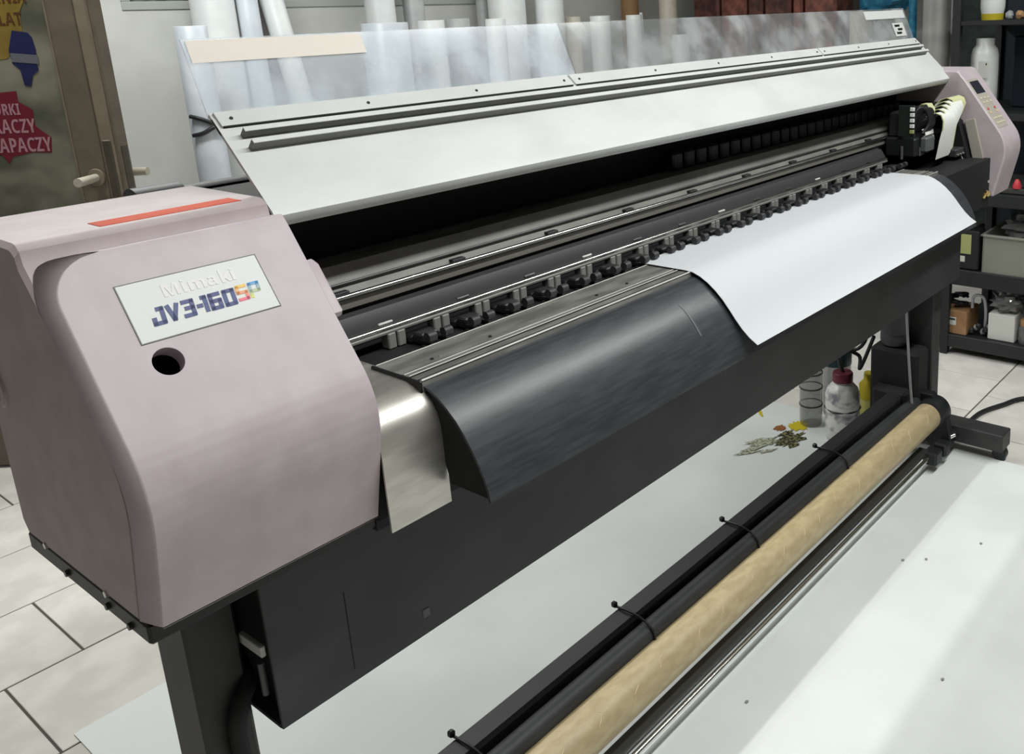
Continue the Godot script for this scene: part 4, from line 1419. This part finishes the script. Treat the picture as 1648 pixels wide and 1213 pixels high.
func build_right_side() -> void:
	board_stack()
	var st = begin()
	lathe(st, [0.0, 0.0, 0.064, 0.0, 0.067, 0.003, 0.067, 1.297, 0.064, 1.3, 0.03, 1.3, 0.03, 1.2], upright(Vector3(4.99, 0, -2.45)), 28)
	solo("media_roll", st, M.roll_cream, Vector3(4.99, 0, -2.45), "beige roll standing alone behind the visor's labelled end", "roll")
	# blue bag hanging on the wall and blue tube
	st = begin()
	lump(st, Vector3(5.3, 1.57, -2.43), Vector3(0.12, 0.3, 0.24), 3, 0.35, 18)
	solo("blue_bag", st, M.blue, Vector3(5.3, 1.27, -2.43), "crumpled blue bag hanging by the brown bundles", "bag")
	st = begin()
	cyl(st, Vector3(4.93, 0, -2.1), Vector3(4.92, 1.8, -2.11), 0.022, 0.022, 14)
	solo("blue_tube", st, M.blue, Vector3(4.93, 0, -2.1), "thin blue tube standing before a dark green curtain", "tube")
	st = begin()
	var wave := PackedVector2Array()
	for i in 25:
		wave.append(Vector2(5.3 + 0.02 * sin(i * 1.9), -2.15 + 0.07 * i))
	for i in 25:
		wave.append(Vector2(5.33 + 0.02 * sin((24 - i) * 1.9), -2.15 + 0.07 * (24 - i)))
	ext(st, wave, Transform3D(Basis(Vector3(1, 0, 0), Vector3(0, 0, 1), Vector3(0, 1, 0)), Vector3(0, 0.05, 0)), 2.1)
	solo("curtain", st, M.dark_green, Vector3(5.32, 0.05, -1.3), "dark green curtain behind the thin blue tube", "curtain")
	# grey rolls at the end of the shelving
	st = begin()
	lathe(st, [0.02, 0.0, 0.048, 0.0, 0.05, 0.002, 0.05, 1.598, 0.048, 1.6, 0.02, 1.6], upright(Vector3(3.327, 0, -1.33)), 28)
	solo("media_roll", st, M.roll_dark, Vector3(3.327, 0, -1.33), "grey roll standing at the end of the dark shelving", "roll")
	st = begin()
	lathe(st, [0.01, 0.0, 0.025, 0.0, 0.025, 1.7, 0.01, 1.7], upright(Vector3(3.44, 0, -1.3)), 20)
	solo("grey_tube", st, M.roll_dark, Vector3(3.44, 0, -1.3), "slim grey tube between the grey roll and the shelving", "tube")
	st = begin()
	box(st, Vector3(3.375, 0, -1.3), Vector3(3.385, 1.65, -1.275), 0.001)
	solo("pale_strip", st, M.roll_white, Vector3(3.38, 0, -1.29), "narrow pale strip standing beside the grey roll", "strip")
	# shelving unit: front plane x 3.27, five boards
	var sh := thing("shelving_unit", "black metal shelving full of workshop odds and ends", "shelf", Vector3(3.5, 0, -0.7))
	for q in [[0.03, 0.082], [0.285, 0.347], [0.6, 0.648], [0.915, 0.94], [1.245, 1.263], [1.7, 1.72]]:
		st = begin()
		box(st, Vector3(3.275, q[0], -1.25), Vector3(3.75, q[1], -0.2), 0.003)
		part(sh, "shelf_board", st, M.shelf)
	for x in [3.27, 3.73]:
		for z in [-1.25, -0.22]:
			st = begin()
			box(st, Vector3(x, 0, z), Vector3(x + 0.03, 1.85, z + 0.03), 0.002)
			part(sh, "post", st, M.shelf)
	st = begin()
	box(st, Vector3(3.75, 0.0, -1.25), Vector3(3.76, 1.85, -0.2), 0.0)
	part(sh, "back_panel", st, M.navy)
	# bottom board
	var t := thing("cardboard_box", "small brown carton with a white label on the lowest shelf", "box", Vector3(3.36, 0.082, -1.205))
	st = begin()
	box(st, Vector3(3.29, 0.082, -1.25), Vector3(3.42, 0.178, -1.155), 0.002)
	part(t, "carton", st, M.carton)
	st = begin()
	box(st, Vector3(3.2888, 0.118, -1.228), Vector3(3.2905, 0.15, -1.195), 0.0)
	var lb := part(t, "label", st, M.white_card)
	st = begin()
	box(st, Vector3(3.2880, 0.138, -1.224), Vector3(3.2889, 0.145, -1.199), 0.0)
	part(lb, "label_print", st, M.screw)
	st = begin()
	for i in 7:
		var a := i * 0.9
		hose(st, [Vector3(3.35 + 0.03 * cos(a), 0.185 + 0.006 * i, -1.21 + 0.03 * sin(a)), Vector3(3.35 + 0.036 * cos(a + 1.6), 0.195 + 0.005 * i, -1.21 + 0.036 * sin(a + 1.6)), Vector3(3.35 + 0.03 * cos(a + 3.2), 0.19 + 0.006 * i, -1.21 + 0.034 * sin(a + 3.2))], 0.006, 7)
	solo("black_cable", st, M.black, Vector3(3.35, 0.18, -1.21), "tangled black cable heaped on the brown carton", "cable")
	st = begin()
	hose(st, [Vector3(3.32, 0.19, -1.145), Vector3(3.315, 0.235, -1.14), Vector3(3.315, 0.245, -1.118), Vector3(3.32, 0.23, -1.1), Vector3(3.33, 0.17, -1.095), Vector3(3.34, 0.09, -1.1)], 0.006, 8)
	solo("grey_hose", st, M.grey_cable, Vector3(3.33, 0.09, -1.12), "looped grey hose between the carton and white box", "hose")
	st = begin()
	box(st, Vector3(3.3, 0.083, -1.075), Vector3(3.42, 0.186, -0.975), 0.002, Transform3D.IDENTITY)
	solo("white_box", st, M.white_card, Vector3(3.36, 0.083, -1.02), "small white box under a crumpled clear bag", "box")
	st = begin()
	lump(st, Vector3(3.36, 0.228, -1.02), Vector3(0.06, 0.05, 0.055), 9, 0.9, 16, 2.2)
	solo("clear_bag", st, M.bag, Vector3(3.36, 0.188, -1.02), "crumpled clear bag on the small white box", "bag")
	t = thing("glass_jar", "small clear jar with brown lid beside the white box", "jar", Vector3(3.33, 0.082, -0.935))
	st = begin()
	lathe(st, [0.0, 0.0, 0.03, 0.0, 0.033, 0.005, 0.033, 0.06, 0.026, 0.072, 0.0, 0.072], upright(Vector3(3.33, 0.082, -0.935)), 20)
	part(t, "jar_body", st, M.bag)
	st = begin()
	lathe(st, [0.0, 0.07, 0.028, 0.07, 0.028, 0.09, 0.025, 0.093, 0.0, 0.093], upright(Vector3(3.33, 0.082, -0.935)), 20)
	part(t, "lid", st, M.carton)
	for i in 6:
		st = begin()
		lump(st, Vector3(3.31 + 0.012 * (i % 2), 0.1 + 0.012 * (i % 3), -1.14 + 0.013 * i), Vector3(0.012, 0.012, 0.011), 20 + i, 0.5, 8)
		solo("small_fitting", st, M.grey_cable if i % 2 else M.black, Vector3(3.31, 0.088, -1.14 + 0.013 * i), "little metal fitting piled beside the white box", "fitting", "loose fittings on the lowest shelf")
	# middle board
	t = thing("plastic_bin", "cloudy clear plastic bin full of small parts", "bin", Vector3(3.4, 0.347, -0.95))
	st = begin()
	for q in [[3.285, 3.29, -1.1, -0.8], [3.515, 3.52, -1.1, -0.8], [3.285, 3.52, -1.105, -1.1], [3.285, 3.52, -0.8, -0.795]]:
		box(st, Vector3(q[0], 0.348, q[2]), Vector3(q[1], 0.49, q[3]), 0.001)
	box(st, Vector3(3.285, 0.347, -1.105), Vector3(3.52, 0.351, -0.795), 0.0)
	part(t, "bin_wall", st, M.bin)
	st = begin()
	for q in [[3.275, 3.29, -1.112, -0.788], [3.515, 3.53, -1.112, -0.788], [3.275, 3.53, -1.112, -1.1], [3.275, 3.53, -0.8, -0.788]]:
		box(st, Vector3(q[0], 0.486, q[2]), Vector3(q[1], 0.494, q[3]), 0.002)
	part(t, "bin_rim", st, M.bin)
	var bits := [[-1.06, M.bin_bits], [-1.01, M.teal_dark], [-0.955, M.white_card], [-0.9, M.carton], [-0.85, M.bin_bits]]
	for i in bits.size():
		st = begin()
		lump(st, Vector3(3.345, 0.4 + 0.012 * (i % 2), bits[i][0]), Vector3(0.04, 0.042, 0.022), 60 + i, 0.4, 12)
		solo("bin_part", st, bits[i][1], Vector3(3.345, 0.355, bits[i][0]), ["mottled part lying at the end of the clear bin", "dark teal part in the clear bin", "white part in the middle of the clear bin", "brown card part in the clear bin", "mottled part beside the brown one in the clear bin"][i], "part", "parts in the clear bin")
	st = begin()
	lump(st, Vector3(3.4, 0.505, -1.0), Vector3(0.05, 0.05, 0.06), 71, 0.9, 14, 2.4)
	solo("clear_bag", st, M.bag, Vector3(3.38, 0.46, -1.0), "crumpled clear bag sticking out of the cloudy bin", "bag")
	t = thing("battery_pack", "black device with a yellow green front label", "device", Vector3(3.32, 0.347, -1.165))
	st = begin()
	box(st, Vector3(3.285, 0.348, -1.2), Vector3(3.36, 0.5, -1.12), 0.005)
	part(t, "device_case", st, M.black)
	st = begin()
	box(st, Vector3(3.282, 0.41, -1.188), Vector3(3.286, 0.485, -1.148), 0.001)
	part(t, "front_label", st, M.lime)
	st = begin()
	box(st, Vector3(3.282, 0.378, -1.19), Vector3(3.286, 0.4, -1.17), 0.001)
	part(t, "white_label", st, M.white_card)
	# third board
	st = begin()
	box(st, Vector3(3.3, 0.648, -1.2), Vector3(3.6, 0.67, -0.7), 0.004)
	solo("dark_tray", st, M.shelf_grey, Vector3(3.45, 0.648, -0.95), "flat dark grey tray on the middle shelf", "tray")
	st = begin()
	lathe(st, [0.0, 0.0, 0.015, 0.0, 0.016, 0.008, 0.01, 0.026, 0.005, 0.034, 0.0, 0.035], upright(Vector3(3.31, 0.67, -1.0)), 16)
	solo("red_nozzle", st, M.red_item, Vector3(3.31, 0.67, -1.0), "small red cone standing on the dark tray", "nozzle")
	st = begin()
	lump(st, Vector3(3.32, 0.69, -0.957), Vector3(0.02, 0.02, 0.02), 81, 0.3, 14)
	solo("green_item", st, M.green_item, Vector3(3.32, 0.67, -0.957), "small glossy green lump beside the red cone", "item")
	# fourth board: white bottle with a tag
	t = thing("plastic_bottle", "white plastic bottle with a square white tag on the shelving", "bottle", Vector3(3.37, 0.94, -1.16))
	st = begin()
	lathe(st, [0.0, 0.0, 0.045, 0.0, 0.049, 0.006, 0.049, 0.2, 0.044, 0.222, 0.033, 0.235, 0.033, 0.258, 0.03, 0.26, 0.0, 0.26], upright(Vector3(3.37, 0.94, -1.16)), 28)
	part(t, "bottle_body", st, M.bottle_white)
	st = begin()
	box(st, Vector3(3.316, 1.06, -1.175), Vector3(3.319, 1.12, -1.12), 0.001, Transform3D(Basis(Vector3.UP, -0.35), Vector3(3.3175, 0, -1.15)) * Transform3D(Basis(), Vector3(-3.3175, 0, 1.15)))
	var tg := part(t, "tag", st, M.white_card)
	st = begin()
	cyl(st, Vector3(3.3155, 1.11, -1.132), Vector3(3.309, 1.11, -1.132), 0.004, 0.004, 10)
	part(tg, "tag_eyelet", st, M.screw)
	st = begin()
	box(st, Vector3(3.5, 0.94, -1.1), Vector3(3.7, 1.2, -0.85), 0.005)
	solo("dark_crate", st, M.navy, Vector3(3.6, 0.94, -1.0), "dark blue crate in the back of the shelving", "crate")
	# fifth board
	st = begin()
	lathe(st, [0.0, 0.0, 0.038, 0.0, 0.042, 0.02, 0.043, 0.12, 0.03, 0.14, 0.0, 0.14], upright(Vector3(3.34, 1.285, -1.13)), 24)
	var tub := solo("white_tub", st, M.bottle_white, Vector3(3.34, 1.263, -1.13), "white tub with yellowed foot on the topmost visible shelf", "tub")
	st = begin()
	lathe(st, [0.0, 0.0, 0.037, 0.0, 0.039, 0.022, 0.0, 0.022], upright(Vector3(3.34, 1.263, -1.13)), 20)
	part(tub, "tub_foot", st, M.yellow)
	for i in 4:
		st = begin()
		lump(st, Vector3(3.31, 1.278, -1.06 + 0.035 * i), Vector3(0.016, 0.015, 0.014), 90 + i, 0.4, 8)
		solo("small_fitting", st, M.carton if i % 2 else M.grey_cable, Vector3(3.31, 1.263, -1.06 + 0.035 * i), "little fitting lying on the shelf of the white tub", "fitting", "loose fittings beside the white tub")
	# black cable on the floor
	st = begin()
	hose(st, [Vector3(2.565, 0.04, -0.95), Vector3(2.66, 0.012, -0.93), Vector3(2.8, 0.008, -0.92), Vector3(2.9, 0.008, -0.88), Vector3(2.99, 0.008, -0.835), Vector3(3.08, 0.008, -0.7), Vector3(3.1, 0.008, -0.4)], 0.008, 10)
	solo("power_cable", st, M.black, Vector3(2.8, 0, -0.9), "thick black cable running from the stand's foot across the tiles", "cable")
# ------------------------------------------------------------------ sheet on the floor, stains, bottles
func blob(st: SurfaceTool, c: Vector2, r: Vector2, seed_no: int, y: float, rough := 0.45, turn := 0.0) -> void:
	var nz := FastNoiseLite.new()
	nz.seed = seed_no
	nz.frequency = 1.7
	var p := PackedVector2Array()
	for i in 40:
		var a := TAU * i / 40
		var d := Vector2.from_angle(a)
		p.append(c + (d * r * (1.0 + rough * nz.get_noise_2dv(d * 1.3) * 1.6 + 0.03 * sin(i * 2.7))).rotated(turn))
	ext(st, p, Transform3D(Basis(Vector3(1, 0, 0), Vector3(0, 0, 1), Vector3(0, 1, 0)), Vector3(0, y, 0)), 0.0004)

func build_floor_bits() -> void:
	var t := thing("floor_sheet", "large white sheet spread on the tiles under the printer", "sheet", Vector3(1.5, 0, -0.5))
	var st = begin()
	# gently wavy sheet
	var nz := FastNoiseLite.new()
	nz.seed = 3
	nz.frequency = 0.9
	var nx := 42
	var nzc := 46
	var h := func(x: float, z: float) -> float: return 0.002 + 0.0005 * (nz.get_noise_2d(x * 2.0, z * 2.0) + 0.6)
	var norm := func(x: float, z: float) -> Vector3: return Vector3(h.call(x - 0.01, z) - h.call(x + 0.01, z), 0.02, h.call(x, z - 0.01) - h.call(x, z + 0.01)).normalized()
	for i in nx:
		for j in nzc:
			var x0 := lerpf(0.445, 2.52, i / float(nx))
			var x1 := lerpf(0.445, 2.52, (i + 1) / float(nx))
			var z0 := lerpf(-1.89, 0.55, j / float(nzc))
			var z1 := lerpf(-1.89, 0.55, (j + 1) / float(nzc))
			quad(st, Vector3(x0, h.call(x0, z0), z0), Vector3(x1, h.call(x1, z0), z0), Vector3(x1, h.call(x1, z1), z1), Vector3(x0, h.call(x0, z1), z1), norm.call(x0, z0), norm.call(x1, z0), norm.call(x1, z1), norm.call(x0, z1))
	part(t, "sheet_face", st, M.floor_sheet)
	var rs := RandomNumberGenerator.new()
	rs.seed = 4
	for i in 26:
		var dark := i < 14
		var c := Vector2(2.305, -1.365) if dark else Vector2(2.225, -1.42)
		c += Vector2(rs.randfn(0, 0.022 if dark else 0.03), rs.randfn(0, 0.022 if dark else 0.02))
		st = begin()
		blob(st, c, Vector2(rs.randf_range(0.02, 0.048), rs.randf_range(0.006, 0.016)), 100 + i, 0.0032 + 0.00005 * i, 0.5, rs.randf_range(0.2, 0.7))
		part(t, "ink_stain", st, M.ink_stain if dark else M.stain_olive, "dark olive ink stain" if dark else "smeared pale olive ink stain")
	st = begin()
	blob(st, Vector2(2.4, -1.385), Vector2(0.035, 0.03), 8, 0.0038, 0.4)
	part(t, "ink_stain", st, M.stain_yellow, "yellow ink stain")
	st = begin()
	blob(st, Vector2(2.352, -1.425), Vector2(0.02, 0.018), 9, 0.004, 0.4)
	part(t, "ink_stain", st, M.stain_orange)
	st = begin()
	blob(st, Vector2(2.42, -1.545), Vector2(0.035, 0.006), 10, 0.0036, 0.4, 2.4)
	part(t, "ink_stain", st, M.stain_yellow, "yellow ink streak")
	var rng := RandomNumberGenerator.new()
	rng.seed = 21
	for i in 12:
		st = begin()
		blob(st, Vector2(rng.randf_range(0.9, 2.45), rng.randf_range(-1.6, -0.55)), Vector2(0.004, 0.003), 30 + i, 0.0036, 0.5)
		part(t, "speck", st, M.grey_cable)
	# bottles under the right end
	var b := thing("ink_bottle", "white plastic ink bottle with dark red cap on the floor", "bottle", Vector3(2.4, 0, -1.225))
	st = begin()
	lathe(st, [0.0, 0.002, 0.05, 0.002, 0.054, 0.01, 0.054, 0.09, 0.0535, 0.094, 0.054, 0.098, 0.054, 0.15, 0.048, 0.172, 0.034, 0.188, 0.028, 0.192, 0.028, 0.2, 0.0, 0.2], upright(Vector3(2.4, 0.002, -1.225)), 32)
	part(b, "bottle_body", st, M.bottle_grime)
	st = begin()
	lathe(st, [0.0, 0.196, 0.032, 0.196, 0.032, 0.222, 0.029, 0.226, 0.0, 0.226], upright(Vector3(2.4, 0.002, -1.225)), 24)
	part(b, "cap", st, M.wine)
	st = begin()
	for a in [0.0, 2.1, 4.2]:
		hose(st, [Vector3(2.4 + 0.056 * cos(a), 0.11, -1.225 + 0.056 * sin(a)), Vector3(2.4 + 0.056 * cos(a + 1.05), 0.11, -1.225 + 0.056 * sin(a + 1.05)), Vector3(2.4 + 0.056 * cos(a + 2.1), 0.11, -1.225 + 0.056 * sin(a + 2.1))], 0.003, 6)
	part(b, "wire_ring", st, M.screw)
	b = thing("clear_bottle", "clear plastic bottle with wire rings behind the white ink bottle", "bottle", Vector3(2.44, 0, -1.36))
	st = begin()
	lathe(st, [0.0, 0.002, 0.034, 0.002, 0.037, 0.01, 0.037, 0.17, 0.03, 0.2, 0.02, 0.215, 0.0, 0.215], upright(Vector3(2.44, 0.002, -1.36)), 24)
	part(b, "bottle_body", st, M.bag)
	st = begin()
	lathe(st, [0.0, 0.21, 0.022, 0.21, 0.022, 0.235, 0.0, 0.237], upright(Vector3(2.44, 0.002, -1.36)), 20)
	part(b, "cap", st, M.bottle_white)
	for y in [0.07, 0.13, 0.18]:
		st = begin()
		lathe(st, [0.036, y, 0.039, y, 0.039, y + 0.004, 0.036, y + 0.004], upright(Vector3(2.44, 0.002, -1.36)), 20)
		part(b, "wire_ring", st, M.screw)
	b = thing("yellow_bottle", "yellow ink bottle with brown cap by the drive box", "bottle", Vector3(2.55, 0, -1.205))
	st = begin()
	lathe(st, [0.0, 0.002, 0.03, 0.002, 0.032, 0.008, 0.032, 0.11, 0.026, 0.13, 0.018, 0.14, 0.0, 0.14], upright(Vector3(2.55, 0.002, -1.205)), 22)
	part(b, "bottle_body", st, M.yellow_pale)
	st = begin()
	lathe(st, [0.0, 0.09, 0.0335, 0.09, 0.0335, 0.135, 0.02, 0.15, 0.018, 0.175, 0.0, 0.176], upright(Vector3(2.55, 0.002, -1.205)), 22)
	part(b, "cap", st, M.yellow)
	b = thing("teal_bottle", "dark teal bottle tangled in black hoses behind the ink bottle", "bottle", Vector3(2.56, 0, -1.33))
	st = begin()
	lathe(st, [0.0, 0.002, 0.045, 0.002, 0.048, 0.01, 0.048, 0.19, 0.035, 0.22, 0.02, 0.23, 0.0, 0.23], upright(Vector3(2.56, 0.002, -1.33)), 24)
	part(b, "bottle_body", st, M.bag)
	st = begin()
	lathe(st, [0.0, 0.18, 0.05, 0.18, 0.05, 0.215, 0.03, 0.245, 0.0, 0.247], upright(Vector3(2.56, 0.002, -1.33)), 24)
	part(b, "cap", st, M.teal_dark)
	var lines := [[Vector3(2.4, 0.226, -1.225), Vector3(2.39, 0.32, -1.24), Vector3(2.4, 0.45, -1.2), Vector3(2.42, 0.6, -1.12)],
		[Vector3(2.45, 0.235, -1.36), Vector3(2.43, 0.31, -1.33), Vector3(2.45, 0.42, -1.26), Vector3(2.46, 0.6, -1.15)],
		[Vector3(2.56, 0.245, -1.33), Vector3(2.5, 0.3, -1.33), Vector3(2.48, 0.27, -1.26), Vector3(2.5, 0.3, -1.2), Vector3(2.5, 0.5, -1.15)],
		[Vector3(2.42, 0.21, -1.24), Vector3(2.46, 0.27, -1.27), Vector3(2.5, 0.25, -1.22), Vector3(2.47, 0.22, -1.2), Vector3(2.46, 0.34, -1.15)]]
	var from := ["black hose rising straight from the red capped bottle", "black hose rising from the clear ringed bottle", "black hose looping from the dark teal cap", "short black hose curled beside the red cap"]
	for k in 4:
		var q: Array = lines[k]
		st = begin()
		hose(st, q, 0.006, 8)
		solo("ink_hose", st, M.black, q[0], from[k], "hose", "hoses on the floor bottles")
